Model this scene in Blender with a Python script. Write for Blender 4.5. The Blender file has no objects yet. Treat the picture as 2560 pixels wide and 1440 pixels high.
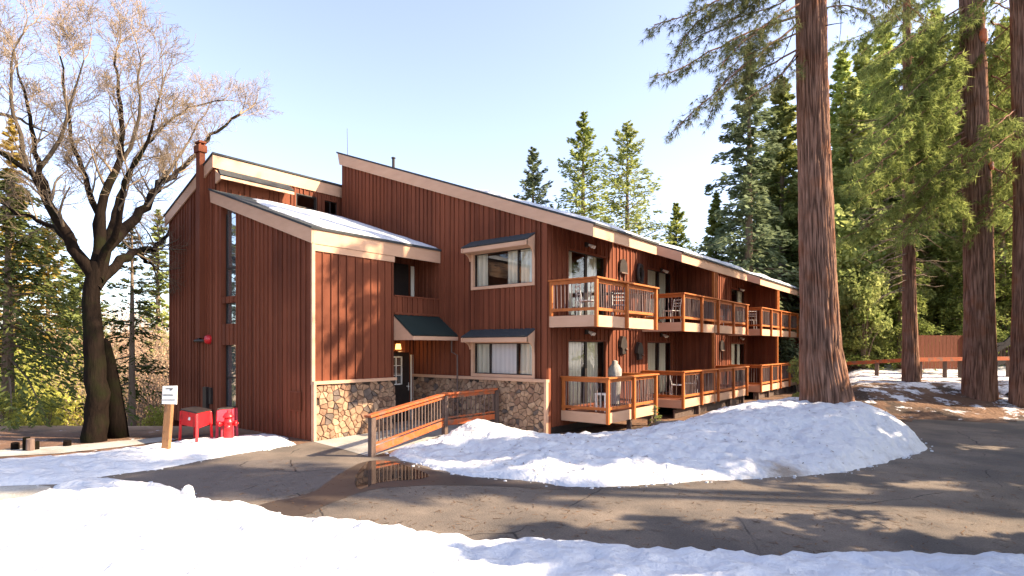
import bpy, math, random
import numpy as np
from mathutils import Vector, noise
# ------------------------------------------------------------------ camera
sc = bpy.context.scene
COL = sc.collection
F, YH, TH = 1460.0, 868.0, math.radians(38.5)
CAM = np.array([9.355, -13.335, 2.45])
VIEW = np.array([-math.sin(TH), math.cos(TH), 0.0])
RIGHT = np.array([math.cos(TH), math.sin(TH), 0.0])
cd = bpy.data.cameras.new('camera'); cam = bpy.data.objects.new('camera', cd); COL.objects.link(cam)
cam.location = CAM; cam.rotation_euler = (math.pi/2, 0, TH)
cd.sensor_width = 36; cd.lens = 36*F/2560; cd.shift_y = (YH-720)/2560; cd.clip_start = 0.1; cd.clip_end = 2000
sc.camera = cam
# ------------------------------------------------------------------ light
ELEV, AZ = math.radians(34), math.radians(31)         # azimuth from +X towards +Y
S = np.array([math.cos(ELEV)*math.cos(AZ), math.cos(ELEV)*math.sin(AZ), math.sin(ELEV)])
w = bpy.data.worlds.new('World'); sc.world = w; w.use_nodes = True
nt = w.node_tree; bg = nt.nodes['Background']; sk = nt.nodes.new('ShaderNodeTexSky')
sk.sky_type = 'NISHITA'; sk.sun_disc = False; sk.sun_elevation = ELEV; sk.sun_rotation = math.pi/2-AZ
sk.air_density = 1.0; sk.dust_density = 3.2; sk.ozone_density = 1.5; sk.altitude = 900
hs = nt.nodes.new('ShaderNodeHueSaturation'); hs.inputs['Hue'].default_value = .513; hs.inputs['Saturation'].default_value = .80; hs.inputs['Value'].default_value = 1.2
nt.links.new(sk.outputs[0], hs.inputs['Color']); nt.links.new(hs.outputs[0], bg.inputs[0]); bg.inputs[1].default_value = 0.105
sl = bpy.data.lights.new('sun', 'SUN'); so = bpy.data.objects.new('sun', sl); COL.objects.link(so)
sl.energy = 4.4; sl.angle = math.radians(0.6); sl.color = (1.0, 0.80, 0.56)
so.rotation_euler = Vector(S).to_track_quat('Z', 'Y').to_euler(); so.location = (20, 5, 40)
vs = sc.view_settings; vs.view_transform = 'Standard'; vs.look = 'None'; vs.gamma = 1.0; vs.exposure = 1.85
sc.cycles.max_bounces = 6; sc.cycles.transparent_max_bounces = 12

# ------------------------------------------------------------------ helpers
def at(px, py, depth):
    """world point seen at pixel (2560 wide) at a camera depth"""
    return CAM + VIEW*depth + RIGHT*((px-1280)/F*depth) + np.array([0, 0, (YH-py)/F*depth])
def gp(px, py, z=0.0):
    return at(px, py, (CAM[2]-z)*F/(py-YH))
def tag(o, label=None, cat=None, group=None, kind=None):
    if label: o['label'] = label
    if cat: o['category'] = cat
    if group: o['group'] = group
    if kind: o['kind'] = kind
    return o
def empty(name, loc, label, cat, group=None):
    o = bpy.data.objects.new(name, None); COL.objects.link(o); o.location = tuple(float(c) for c in loc)
    o.empty_display_size = .3
    return tag(o, label, cat, group)
class MB:
    """collects faces, builds one mesh object (coordinates are world coordinates)"""
    def __init__(s): s.v = []; s.f = []; s.t = []
    def add(s, vs, fs, tint=.5):
        n = len(s.v); s.v.extend([tuple(float(c) for c in p) for p in vs]); s.t.extend([tint]*len(vs))
        s.f.extend([tuple(i+n for i in f) for f in fs])
    def hexa(s, p, tint=.5):   # 8 points: bottom 0-3, top 4-7
        s.add(p, [(3,2,1,0),(4,5,6,7),(0,1,5,4),(1,2,6,5),(2,3,7,6),(3,0,4,7)], tint)
    def box(s, x0, x1, y0, y1, z0, z1, tint=.5):
        s.hexa([(x0,y0,z0),(x1,y0,z0),(x1,y1,z0),(x0,y1,z0),(x0,y0,z1),(x1,y0,z1),(x1,y1,z1),(x0,y1,z1)], tint)
    def beam(s, a, b, w, h, tint=.5, up=(0,0,1)):
        a = Vector([float(c) for c in a]); b = Vector([float(c) for c in b]); d = (b-a).normalized(); u = Vector(up)
        if abs(d.dot(u)) > .98: u = Vector((1,0,0))
        sd = d.cross(u).normalized()*w/2; uu = sd.cross(d).normalized()*h/2
        s.hexa([a-sd-uu, a+sd-uu, b+sd-uu, b-sd-uu, a-sd+uu, a+sd+uu, b+sd+uu, b-sd+uu], tint)
    def tube(s, pts, rad, sides=8, tint=.5, cap=True):
        pts = [Vector([float(c) for c in p]) for p in pts]; n = len(pts); vs = []; prev = None
        for i, p in enumerate(pts):
            d = (pts[min(i+1, n-1)]-pts[max(i-1, 0)])
            d = d.normalized() if d.length > 1e-9 else Vector((0,0,1))
            if prev is None:
                a = d.cross(Vector((0,0,1)) if abs(d.z) < .9 else Vector((1,0,0))).normalized()
            else:
                a = (prev-d*prev.dot(d)).normalized()
            prev = a; b = d.cross(a)
            for k in range(sides):
                an = 2*math.pi*k/sides; vs.append(p+(a*math.cos(an)+b*math.sin(an))*rad[i])
        fs = [(i*sides+k, i*sides+(k+1) % sides, (i+1)*sides+(k+1) % sides, (i+1)*sides+k) for i in range(n-1) for k in range(sides)]
        if cap and sides > 2:
            fs.append(tuple(range(sides-1, -1, -1))); fs.append(tuple(range((n-1)*sides, n*sides)))
        s.add(vs, fs, tint)
    def lathe(s, c, prof, sides=16, tint=.5):   # profile [(r,z)] about a vertical axis at c
        s.tube([(c[0], c[1], c[2]+z) for r, z in prof], [r for r, z in prof], sides, tint)
    def build(s, name, m, parent=None, smooth=False, bevel=0):
        o = mesh_obj(name, np.array(s.v, dtype=np.float32).reshape(-1, 3), s.f, m, parent, np.array(s.t, dtype=np.float32), smooth)
        if bevel:
            b = o.modifiers.new('bevel', 'BEVEL'); b.width = bevel; b.segments = 2; b.limit_method = 'ANGLE'
        return o
def mesh_obj(name, v, f, m, parent=None, tint=None, smooth=False):
    off = np.zeros(3, dtype=np.float32)
    if parent is not None:
        p = parent
        while p is not None: off += np.array(p.location, dtype=np.float32); p = p.parent
    me = bpy.data.meshes.new(name)
    vv = v-off
    if isinstance(f, np.ndarray):
        k = f.shape[1]; me.vertices.add(len(vv)); me.vertices.foreach_set('co', vv.astype(np.float32).ravel())
        me.loops.add(f.size); me.loops.foreach_set('vertex_index', f.astype(np.int32).ravel())
        me.polygons.add(len(f)); me.polygons.foreach_set('loop_start', np.arange(0, f.size, k, dtype=np.int32))
        me.update(calc_edges=True)
    else:
        me.from_pydata(vv.tolist(), [], f); me.update()
    if tint is not None:
        a = me.attributes.new('tint', 'FLOAT', 'POINT'); a.data.foreach_set('value', tint.astype(np.float32))
    if smooth: me.polygons.foreach_set('use_smooth', [True]*len(me.polygons))
    me.materials.append(m)
    o = bpy.data.objects.new(name, me); COL.objects.link(o)
    if parent is not None: o.parent = parent
    return o
def copy_tree(o, parent=None):
    c = o.copy(); COL.objects.link(c)
    if parent is not None: c.parent = parent
    for ch in list(o.children): copy_tree(ch, c)
    return c

# ------------------------------------------------------------------ materials
def newmat(name):
    m = bpy.data.materials.new(name); m.use_nodes = True; m.node_tree.nodes.clear(); return m, m.node_tree
def N(nt, t, **kw):
    n = nt.nodes.new(t)
    for k, v in kw.items():
        if k in n.inputs.keys() if isinstance(k, str) else False: n.inputs[k].default_value = v
        else: setattr(n, k, v)
    return n
def rgb(c): return (c[0], c[1], c[2], 1)
def surf(name, c1, c2, rough=.8, scale=3, stretch=(1,1,1), detail=6, bump=.3, bscale=20, tintamt=.5, spec=.3, bdist=.02, c3=None, c3scale=.6, c3lo=.5, c3hi=.6, metallic=0):
    """two-colour noise, optional third patchy colour, tint attribute darkens/lightens, noise bump"""
    m, t = newmat(name); L = t.links.new
    out = N(t, 'ShaderNodeOutputMaterial'); b = N(t, 'ShaderNodeBsdfPrincipled'); L(b.outputs[0], out.inputs[0])
    b.inputs['Roughness'].default_value = rough; b.inputs['Specular IOR Level'].default_value = spec; b.inputs['Metallic'].default_value = metallic
    tc = N(t, 'ShaderNodeTexCoord'); mp = N(t, 'ShaderNodeMapping'); mp.inputs['Scale'].default_value = stretch; L(tc.outputs['Object'], mp.inputs[0])
    nz = N(t, 'ShaderNodeTexNoise'); nz.inputs['Scale'].default_value = scale; nz.inputs['Detail'].default_value = detail; nz.inputs['Roughness'].default_value = .65; L(mp.outputs[0], nz.inputs[0])
    r = N(t, 'ShaderNodeMapRange'); r.inputs[1].default_value = .3; r.inputs[2].default_value = .7; L(nz.outputs[0], r.inputs[0])
    mx = N(t, 'ShaderNodeMix', data_type='RGBA'); mx.inputs[6].default_value = rgb(c1); mx.inputs[7].default_value = rgb(c2); L(r.outputs[0], mx.inputs[0])
    col = mx.outputs[2]
    if c3:
        n3 = N(t, 'ShaderNodeTexNoise'); n3.inputs['Scale'].default_value = c3scale; n3.inputs['Detail'].default_value = 7; L(tc.outputs['Object'], n3.inputs[0])
        r3 = N(t, 'ShaderNodeMapRange'); r3.inputs[1].default_value = c3lo; r3.inputs[2].default_value = c3hi; L(n3.outputs[0], r3.inputs[0])
        m3 = N(t, 'ShaderNodeMix', data_type='RGBA'); L(r3.outputs[0], m3.inputs[0]); L(col, m3.inputs[6]); m3.inputs[7].default_value = rgb(c3); col = m3.outputs[2]
    at_ = N(t, 'ShaderNodeAttribute', attribute_name='tint'); mr = N(t, 'ShaderNodeMapRange'); mr.inputs[3].default_value = 1-tintamt; mr.inputs[4].default_value = 1+tintamt; L(at_.outputs['Fac'], mr.inputs[0])
    sm = N(t, 'ShaderNodeVectorMath', operation='SCALE'); L(col, sm.inputs[0]); L(mr.outputs[0], sm.inputs['Scale']); L(sm.outputs[0], b.inputs['Base Color'])
    if bump:
        nb = N(t, 'ShaderNodeTexNoise'); nb.inputs['Scale'].default_value = bscale; nb.inputs['Detail'].default_value = 5; L(mp.outputs[0], nb.inputs[0])
        bp = N(t, 'ShaderNodeBump'); bp.inputs['Strength'].default_value = bump; bp.inputs['Distance'].default_value = bdist; L(nb.outputs[0], bp.inputs['Height']); L(bp.outputs[0], b.inputs['Normal'])
    m['bsdf'] = b.name
    return m
def leafmat(name, c1, c2, trans=.35, rough=.6):
    m, t = newmat(name); L = t.links.new
    out = N(t, 'ShaderNodeOutputMaterial'); at_ = N(t, 'ShaderNodeAttribute', attribute_name='tint')
    mx = N(t, 'ShaderNodeMix', data_type='RGBA'); mx.inputs[6].default_value = rgb(c1); mx.inputs[7].default_value = rgb(c2); L(at_.outputs['Fac'], mx.inputs[0])
    oi = N(t, 'ShaderNodeObjectInfo'); hs = N(t, 'ShaderNodeHueSaturation'); L(mx.outputs[2], hs.inputs['Color'])
    mr = N(t, 'ShaderNodeMapRange'); mr.inputs[3].default_value = .75; mr.inputs[4].default_value = 1.3; L(oi.outputs['Random'], mr.inputs[0]); L(mr.outputs[0], hs.inputs['Value'])
    d = N(t, 'ShaderNodeBsdfDiffuse'); tr = N(t, 'ShaderNodeBsdfTranslucent'); ms = N(t, 'ShaderNodeMixShader'); ms.inputs[0].default_value = trans
    L(hs.outputs[0], d.inputs[0]); L(hs.outputs[0], tr.inputs[0]); L(d.outputs[0], ms.inputs[1]); L(tr.outputs[0], ms.inputs[2]); L(ms.outputs[0], out.inputs[0])
    return m
M = {}
M['siding'] = surf('siding', (.150,.045,.023), (.198,.062,.031), .78, 2.2, (6,6,.35), bump=.35, bscale=9, tintamt=.34, bdist=.008, spec=.15, c3=(.098,.030,.016), c3scale=.35, c3lo=.48, c3hi=.75)
M['backing'] = surf('backing', (.035,.010,.008), (.05,.014,.01), .9)
M['tan'] = surf('tan_paint', (.50,.30,.19), (.57,.355,.235), .65, 1.5, (1,1,3), bump=.15, bscale=30, tintamt=.15)
M['deckwood'] = surf('deck_wood', (.34,.092,.020), (.44,.14,.032), .6, 2.5, (2,2,2), bump=.3, bscale=25, tintamt=.3, bdist=.006, c3=(.22,.065,.022), c3scale=1.7, c3lo=.55, c3hi=.75)
M['oldwood'] = surf('weathered_wood', (.085,.055,.045), (.15,.105,.085), .85, 6, (3,3,.6), bump=.5, bscale=25, tintamt=.3)
M['post'] = surf('sign_post_wood', (.22,.105,.045), (.30,.155,.075), .85, 5, (4,4,.5), bump=.6, bscale=18, tintamt=.2, c3=(.12,.06,.03), c3scale=7, c3lo=.55, c3hi=.68)
M['baluster'] = surf('baluster_metal', (.13,.09,.085), (.18,.13,.12), .5, 8, bump=0, tintamt=.35)
M['shingle'] = surf('shingle', (.028,.032,.034), (.05,.055,.058), .85, 14, (1,1,1), bump=.5, bscale=35, tintamt=.2)
M['greenmetal'] = surf('green_awning', (.014,.027,.026), (.020,.036,.033), .45, 1.2, bump=.05, tintamt=.1)
M['dark'] = surf('dark_metal', (.022,.016,.014), (.035,.026,.022), .5, 5, bump=.1, tintamt=.2)
M['white'] = surf('white_paint', (.70,.69,.64), (.8,.79,.75), .5, 4, bump=.05, tintamt=.1)
M['curtain'] = surf('curtain', (.78,.72,.60), (.86,.80,.68), .9, 2, (8,8,.4), bump=.1, tintamt=.25)
M['blind'] = surf('blind', (.84,.78,.76), (.88,.82,.80), .8, 1, bump=0, tintamt=.1)
M['red'] = surf('red_paint', (.62,.012,.018), (.72,.025,.03), .35, 3, bump=.05, tintamt=.2, spec=.5, c3=(.45,.015,.02), c3scale=3)
M['redfade'] = surf('faded_red_paint', (.40,.04,.07), (.50,.05,.08), .45, 5, bump=.05, tintamt=.2)
M['concrete'] = surf('concrete', (.30,.29,.26), (.42,.40,.36), .9, 1.3, bump=.4, bscale=30, tintamt=.1, c3=(.20,.18,.15), c3scale=.9, c3lo=.5, c3hi=.7, bdist=.01)
M['asphalt'] = surf('asphalt', (.125,.102,.082), (.185,.148,.116), .88, 1.8, bump=.7, bscale=60, tintamt=.1, bdist=.012, c3=(.085,.072,.062), c3scale=.55, c3lo=.42, c3hi=.62)
def add_cracks(m, scale=.45, width=.006, col=(.025,.02,.018)):
    t = m.node_tree; L = t.links.new; b = t.nodes[m['bsdf']]; tc = N(t, 'ShaderNodeTexCoord'); nz_ = N(t, 'ShaderNodeTexNoise'); nz_.inputs['Scale'].default_value = 1.1; nz_.inputs['Detail'].default_value = 6; L(tc.outputs['Object'], nz_.inputs[0])
    mixv = N(t, 'ShaderNodeMix', data_type='VECTOR'); mixv.inputs[0].default_value = .28; L(tc.outputs['Object'], mixv.inputs[4]); L(nz_.outputs['Color'], mixv.inputs[5])
    vo = N(t, 'ShaderNodeTexVoronoi', feature='DISTANCE_TO_EDGE'); vo.inputs['Scale'].default_value = scale; L(mixv.outputs[1], vo.inputs[0])
    r = N(t, 'ShaderNodeMapRange'); r.inputs[1].default_value = width; r.inputs[2].default_value = width*.3; L(vo.outputs['Distance'], r.inputs[0])
    n2 = N(t, 'ShaderNodeTexNoise'); n2.inputs['Scale'].default_value = .5; L(tc.outputs['Object'], n2.inputs[0]); r2 = N(t, 'ShaderNodeMapRange'); r2.inputs[1].default_value = .47; r2.inputs[2].default_value = .55; L(n2.outputs[0], r2.inputs[0])
    mu = N(t, 'ShaderNodeMath', operation='MULTIPLY'); L(r.outputs[0], mu.inputs[0]); L(r2.outputs[0], mu.inputs[1])
    n3 = N(t, 'ShaderNodeTexNoise'); n3.inputs['Scale'].default_value = 45; n3.inputs['Detail'].default_value = 2; L(tc.outputs['Object'], n3.inputs[0]); r3 = N(t, 'ShaderNodeMapRange'); r3.inputs[1].default_value = .25; r3.inputs[2].default_value = .75; r3.inputs[3].default_value = .72; r3.inputs[4].default_value = 1.28; L(n3.outputs[0], r3.inputs[0])
    src = b.inputs['Base Color'].links[0].from_socket; sm = N(t, 'ShaderNodeVectorMath', operation='SCALE'); L(src, sm.inputs[0]); L(r3.outputs[0], sm.inputs['Scale'])
    mx = N(t, 'ShaderNodeMix', data_type='RGBA'); L(mu.outputs[0], mx.inputs[0]); L(sm.outputs[0], mx.inputs[6]); mx.inputs[7].default_value = rgb(col); L(mx.outputs[2], b.inputs['Base Color'])
add_cracks(M['asphalt']); add_cracks(M['concrete'], .7, .004)
M['rock'] = surf('rock', (.12,.11,.10), (.25,.22,.2), .9, 5, bump=.9, bscale=8, bdist=.05)
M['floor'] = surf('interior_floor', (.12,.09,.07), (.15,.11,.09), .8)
def snowmat():
    m = surf('snow', (.50,.515,.55), (.60,.605,.62), .75, 2.2, bump=1.0, bscale=5, tintamt=.0, bdist=.09, spec=.25)
    t = m.node_tree; L = t.links.new; b = t.nodes[m['bsdf']]
    b.inputs['Subsurface Weight'].default_value = 0.0
    tc = N(t, 'ShaderNodeTexCoord')
    # grime: attribute 'tint' above .5 means dirty
    a = N(t, 'ShaderNodeAttribute', attribute_name='tint')
    n1 = N(t, 'ShaderNodeTexNoise'); n1.inputs['Scale'].default_value = 2.6; n1.inputs['Detail'].default_value = 9; n1.inputs['Roughness'].default_value = .72; L(tc.outputs['Object'], n1.inputs[0])
    ad = N(t, 'ShaderNodeMath', operation='ADD'); L(a.outputs['Fac'], ad.inputs[0]); L(n1.outputs[0], ad.inputs[1])
    r = N(t, 'ShaderNodeMapRange'); r.inputs[1].default_value = 1.12; r.inputs[2].default_value = 1.6; L(ad.outputs[0], r.inputs[0])
    mx = N(t, 'ShaderNodeMix', data_type='RGBA'); src = b.inputs['Base Color'].links[0].from_socket
    L(r.outputs[0], mx.inputs[0]); L(src, mx.inputs[6]); mx.inputs[7].default_value = (.24,.20,.165,1)
    # scattered needles and specks
    n2 = N(t, 'ShaderNodeTexNoise'); n2.inputs['Scale'].default_value = 28; n2.inputs['Detail'].default_value = 3; L(tc.outputs['Object'], n2.inputs[0])
    r2 = N(t, 'ShaderNodeMapRange'); r2.inputs[1].default_value = .70; r2.inputs[2].default_value = .76; r2.inputs[4].default_value = .6; L(n2.outputs[0], r2.inputs[0])
    m2 = N(t, 'ShaderNodeMix', data_type='RGBA'); L(r2.outputs[0], m2.inputs[0]); L(mx.outputs[2], m2.inputs[6]); m2.inputs[7].default_value = (.16,.11,.07,1)
    L(m2.outputs[2], b.inputs['Base Color'])
    return m
M['snow'] = snowmat()
def groundmat():
    m = surf('forest_floor', (.10,.052,.030), (.20,.115,.070), .95, 2.2, (1,1,1), bump=.9, bscale=7, tintamt=.0, bdist=.08, c3=(.055,.035,.025), c3scale=1.1, c3lo=.5, c3hi=.6)
    t = m.node_tree; L = t.links.new; b = t.nodes[m['bsdf']]; tc = N(t, 'ShaderNodeTexCoord')
    a = N(t, 'ShaderNodeAttribute', attribute_name='tint')
    mp = N(t, 'ShaderNodeMapping'); mp.inputs['Scale'].default_value = (1, 1, 1); L(tc.outputs['Object'], mp.inputs[0])
    n1 = N(t, 'ShaderNodeTexNoise'); n1.inputs['Scale'].default_value = 1.3; n1.inputs['Detail'].default_value = 9; n1.inputs['Roughness'].default_value = .75; L(mp.outputs[0], n1.inputs[0])
    ad = N(t, 'ShaderNodeMath', operation='ADD'); L(a.outputs['Fac'], ad.inputs[0]); L(n1.outputs[0], ad.inputs[1])
    r = N(t, 'ShaderNodeMapRange'); r.inputs[1].default_value = 1.0; r.inputs[2].default_value = 1.06; L(ad.outputs[0], r.inputs[0])
    mx = N(t, 'ShaderNodeMix', data_type='RGBA'); src = b.inputs['Base Color'].links[0].from_socket
    L(r.outputs[0], mx.inputs[0]); L(src, mx.inputs[6]); mx.inputs[7].default_value = (.66,.66,.69,1)
    a2 = N(t, 'ShaderNodeAttribute', attribute_name='litter'); m2 = N(t, 'ShaderNodeMix', data_type='RGBA'); L(a2.outputs['Fac'], m2.inputs[0]); L(src, m2.inputs[6])
    n2 = N(t, 'ShaderNodeTexNoise'); n2.inputs['Scale'].default_value = .9; n2.inputs['Detail'].default_value = 8; L(tc.outputs['Object'], n2.inputs[0]); m4 = N(t, 'ShaderNodeMix', data_type='RGBA'); L(n2.outputs[0], m4.inputs[0]); m4.inputs[6].default_value = (.28,.19,.10,1); m4.inputs[7].default_value = (.62,.42,.28,1); L(m4.outputs[2], m2.inputs[7]); L(m2.outputs[2], mx.inputs[6])
    L(mx.outputs[2], b.inputs['Base Color'])
    return m
M['ground'] = groundmat()
M['hill'] = surf('hillside', (.30,.20,.12), (.42,.29,.18), .95, .5, bump=.8, bscale=2, tintamt=0, bdist=.3, c3=(.14,.13,.05), c3scale=.12, c3lo=.45, c3hi=.6)
def barkmat(name, c1, c2, c3, sc_=9):
    m = surf(name, c1, c2, .92, sc_*1.3, (1,1,.16), detail=8, spec=.04, bump=1.0, bscale=sc_*1.3, tintamt=.6, bdist=.03, c3=c3, c3scale=1.6, c3lo=.5, c3hi=.65)
    return m
M['bark'] = barkmat('pine_bark', (.15,.080,.055), (.28,.165,.118), (.20,.095,.058))
M['barkdark'] = barkmat('dark_bark', (.007,.005,.004), (.018,.012,.009), (.013,.013,.006))
M['barkgrey'] = barkmat('grey_bark', (.16,.12,.09), (.26,.2,.15), (.2,.15,.11))
M['twig'] = surf('bare_twigs', (.155,.115,.078), (.235,.178,.12), .9, .6, bump=0, tintamt=.9)
def stonemat():
    m, t = newmat('stone_veneer'); L = t.links.new
    out = N(t, 'ShaderNodeOutputMaterial'); b = N(t, 'ShaderNodeBsdfPrincipled'); L(b.outputs[0], out.inputs[0]); b.inputs['Roughness'].default_value = .9
    a = N(t, 'ShaderNodeAttribute', attribute_name='tint'); cr = N(t, 'ShaderNodeValToRGB'); L(a.outputs['Fac'], cr.inputs[0])
    e = cr.color_ramp; e.elements[0].position = 0; e.elements[0].color = (.045,.032,.024,1); e.elements[1].position = 1; e.elements[1].color = (.47,.32,.21,1)
    for p, c in ((.12,(.13,.10,.085)),(.3,(.22,.125,.078)),(.55,(.30,.185,.115)),(.8,(.37,.24,.15))):
        x = e.elements.new(p); x.color = rgb(c)
    tc = N(t, 'ShaderNodeTexCoord'); n = N(t, 'ShaderNodeTexNoise'); n.inputs['Scale'].default_value = 7; n.inputs['Detail'].default_value = 8; L(tc.outputs['Object'], n.inputs[0])
    mr = N(t, 'ShaderNodeMapRange'); mr.inputs[1].default_value = .3; mr.inputs[2].default_value = .7; mr.inputs[3].default_value = .6; mr.inputs[4].default_value = 1.25; L(n.outputs[0], mr.inputs[0])
    sm = N(t, 'ShaderNodeVectorMath', operation='SCALE'); L(cr.outputs[0], sm.inputs[0]); L(mr.outputs[0], sm.inputs['Scale']); L(sm.outputs[0], b.inputs['Base Color'])
    bp = N(t, 'ShaderNodeBump'); bp.inputs['Strength'].default_value = .7; bp.inputs['Distance'].default_value = .03; L(n.outputs[0], bp.inputs['Height']); L(bp.outputs[0], b.inputs['Normal'])
    return m
M['stone'] = stonemat()
def glassmat():
    m, t = newmat('window_glass'); L = t.links.new
    out = N(t, 'ShaderNodeOutputMaterial'); fr = N(t, 'ShaderNodeFresnel'); fr.inputs[0].default_value = 1.5
    ad = N(t, 'ShaderNodeMath', operation='ADD'); ad.inputs[1].default_value = .03; L(fr.outputs[0], ad.inputs[0])
    tr = N(t, 'ShaderNodeBsdfTransparent'); tr.inputs[0].default_value = (.86,.88,.87,1); g = N(t, 'ShaderNodeBsdfGlossy'); g.inputs['Roughness'].default_value = .01
    ms = N(t, 'ShaderNodeMixShader'); L(ad.outputs[0], ms.inputs[0]); L(tr.outputs[0], ms.inputs[1]); L(g.outputs[0], ms.inputs[2]); L(ms.outputs[0], out.inputs[0])
    return m
M['glass'] = glassmat()
def mirrorglass():
    m, t = newmat('reflective_glass'); L = t.links.new
    out = N(t, 'ShaderNodeOutputMaterial'); b = N(t, 'ShaderNodeBsdfPrincipled'); L(b.outputs[0], out.inputs[0])
    b.inputs['Base Color'].default_value = (.42,.46,.48,1); b.inputs['Metallic'].default_value = .85; b.inputs['Roughness'].default_value = .03
    return m
M['mirror'] = mirrorglass()
def puddlemat():
    m, t = newmat('puddle_water'); L = t.links.new
    out = N(t, 'ShaderNodeOutputMaterial'); b = N(t, 'ShaderNodeBsdfPrincipled'); L(b.outputs[0], out.inputs[0])
    b.inputs['Base Color'].default_value = (.045,.028,.02,1); b.inputs['Roughness'].default_value = .03; b.inputs['Specular IOR Level'].default_value = .6
    tc = N(t, 'ShaderNodeTexCoord'); n = N(t, 'ShaderNodeTexNoise'); n.inputs['Scale'].default_value = 6; L(tc.outputs['Object'], n.inputs[0])
    bp = N(t, 'ShaderNodeBump'); bp.inputs['Strength'].default_value = .03; bp.inputs['Distance'].default_value = .01; L(n.outputs[0], bp.inputs['Height']); L(bp.outputs[0], b.inputs['Normal'])
    return m
M['puddle'] = puddlemat()
M['wet'] = surf('wet_asphalt', (.040,.030,.024), (.062,.046,.034), .5, 2, bump=.3, bscale=50, tintamt=0, spec=.5, bdist=.006)
def lampmat():
    m, t = newmat('lamp_glow'); L = t.links.new
    out = N(t, 'ShaderNodeOutputMaterial'); e = N(t, 'ShaderNodeEmission'); e.inputs[0].default_value = (1,.55,.15,1); e.inputs[1].default_value = 1.0; L(e.outputs[0], out.inputs[0]); return m
M['lamp'] = lampmat()
M['leafdark'] = leafmat('foliage_dark', (.17,.225,.065), (.40,.44,.13))
M['leafmid'] = leafmat('foliage_mid', (.20,.26,.070), (.46,.50,.15), .5)
M['leafyel'] = leafmat('foliage_yellow', (.19,.24,.075), (.41,.43,.15), .5)
M['leafblue'] = leafmat('foliage_bluegreen', (.12,.155,.085), (.28,.33,.18))
M['leafgold'] = leafmat('foliage_gold', (.27,.20,.05), (.46,.36,.10), .5)
M['needle'] = leafmat('pine_needles', (.085,.105,.045), (.24,.25,.11), .4)
M['needle2'] = leafmat('bough_needles', (.12,.155,.045), (.38,.42,.13), .5)
M['brush'] = leafmat('brush_leaves', (.30,.33,.07), (.60,.56,.15), .5)
M['cover'] = surf('grey_cover', (.26,.25,.23), (.42,.40,.37), .85, 9, bump=.4, bscale=12, tintamt=.3)
M['leafdeep'] = leafmat('foliage_deep', (.055,.075,.026), (.15,.17,.055), .35)
M['litter'] = leafmat('dry_leaves', (.50,.29,.18), (.72,.46,.31), .4)

# ------------------------------------------------------------------ terrain
def sstep(x, a, b):
    t = np.clip((x-a)/(b-a), 0, 1); return t*t*(3-2*t)
def nz(x, y, s, seed=0.0):
    return noise.fractal(Vector((x*s+seed, y*s-seed*.7, seed*.31)), 1.0, 2.0, 4)
def terr(x, y):
    px, py = x-CAM[0], y-CAM[1]
    d = px*VIEW[0]+py*VIEW[1]; r = px*RIGHT[0]+py*RIGHT[1]; a = r/max(d, 3.0)
    R = float(sstep(a, .50, .60)); Lf = float(sstep(-a, .40, .58))
    z = 0.0
    if d > 0:
        z += R*(1.05*float(sstep(d, 19.8, 23.6)) + max(0, d-27)*.075 + .06*nz(x, y, .5, 3)*float(sstep(d, 20, 23)))
        z += Lf*(-4.5*float(sstep(d, 17.5, 34)) + 9.5*float(sstep(d, 40, 100)) + .25*nz(x, y, .25, 8)*float(sstep(d, 18, 24)))
        mid = (1-R)*(1-Lf); z += mid*float(sstep(d, 45, 120))*3.0
    return z
def polar_sheet(name, rs, angs, m, zfun, attr):
    v = []; t = []
    for r_ in rs:
        for an in angs:
            x = CAM[0]+r_*math.cos(an); y = CAM[1]+r_*math.sin(an); v.append((x, y, zfun(x, y))); t.append(attr(x, y))
    n = len(angs); f = [(i*n+k, i*n+(k+1) % n, (i+1)*n+(k+1) % n, (i+1)*n+k) for i in range(len(rs)-1) for k in range(n)]
    return mesh_obj(name, np.array(v), f, m, None, np.array(t), True)
def snowiness(x, y):
    px, py = x-CAM[0], y-CAM[1]; d = px*VIEW[0]+py*VIEW[1]; r = px*RIGHT[0]+py*RIGHT[1]; a = r/max(d, 3.0)
    s = .34
    if a > .5 and d > 19: s = .42+.10*float(sstep(d, 20.5, 23))+.06*float(sstep(d, 24, 27))+.10*float(sstep(a, .8, .9))
    if a < -.42: s = .42*(1-float(sstep(d, 17, 21)))
    if d > 60: s = .1
    return s
rs = [0.5]+[1.0*1.09**i for i in range(0, 73)]
angs = [2*math.pi*i/560 for i in range(560)]
o = polar_sheet('ground', rs, angs, M['ground'], lambda x, y: terr(x, y)-.004, snowiness); tag(o, kind='structure')
def litter(x, y):
    px, py = x-CAM[0], y-CAM[1]; d = px*VIEW[0]+py*VIEW[1]; r = px*RIGHT[0]+py*RIGHT[1]; a = r/max(d, 3.0)
    return float(sstep(-a, .35, .5))*float(sstep(d, 16.5, 19))
la = o.data.attributes.new('litter', 'FLOAT', 'POINT'); la.data.foreach_set('value', [litter(v.co.x, v.co.y) for v in o.data.vertices])

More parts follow.
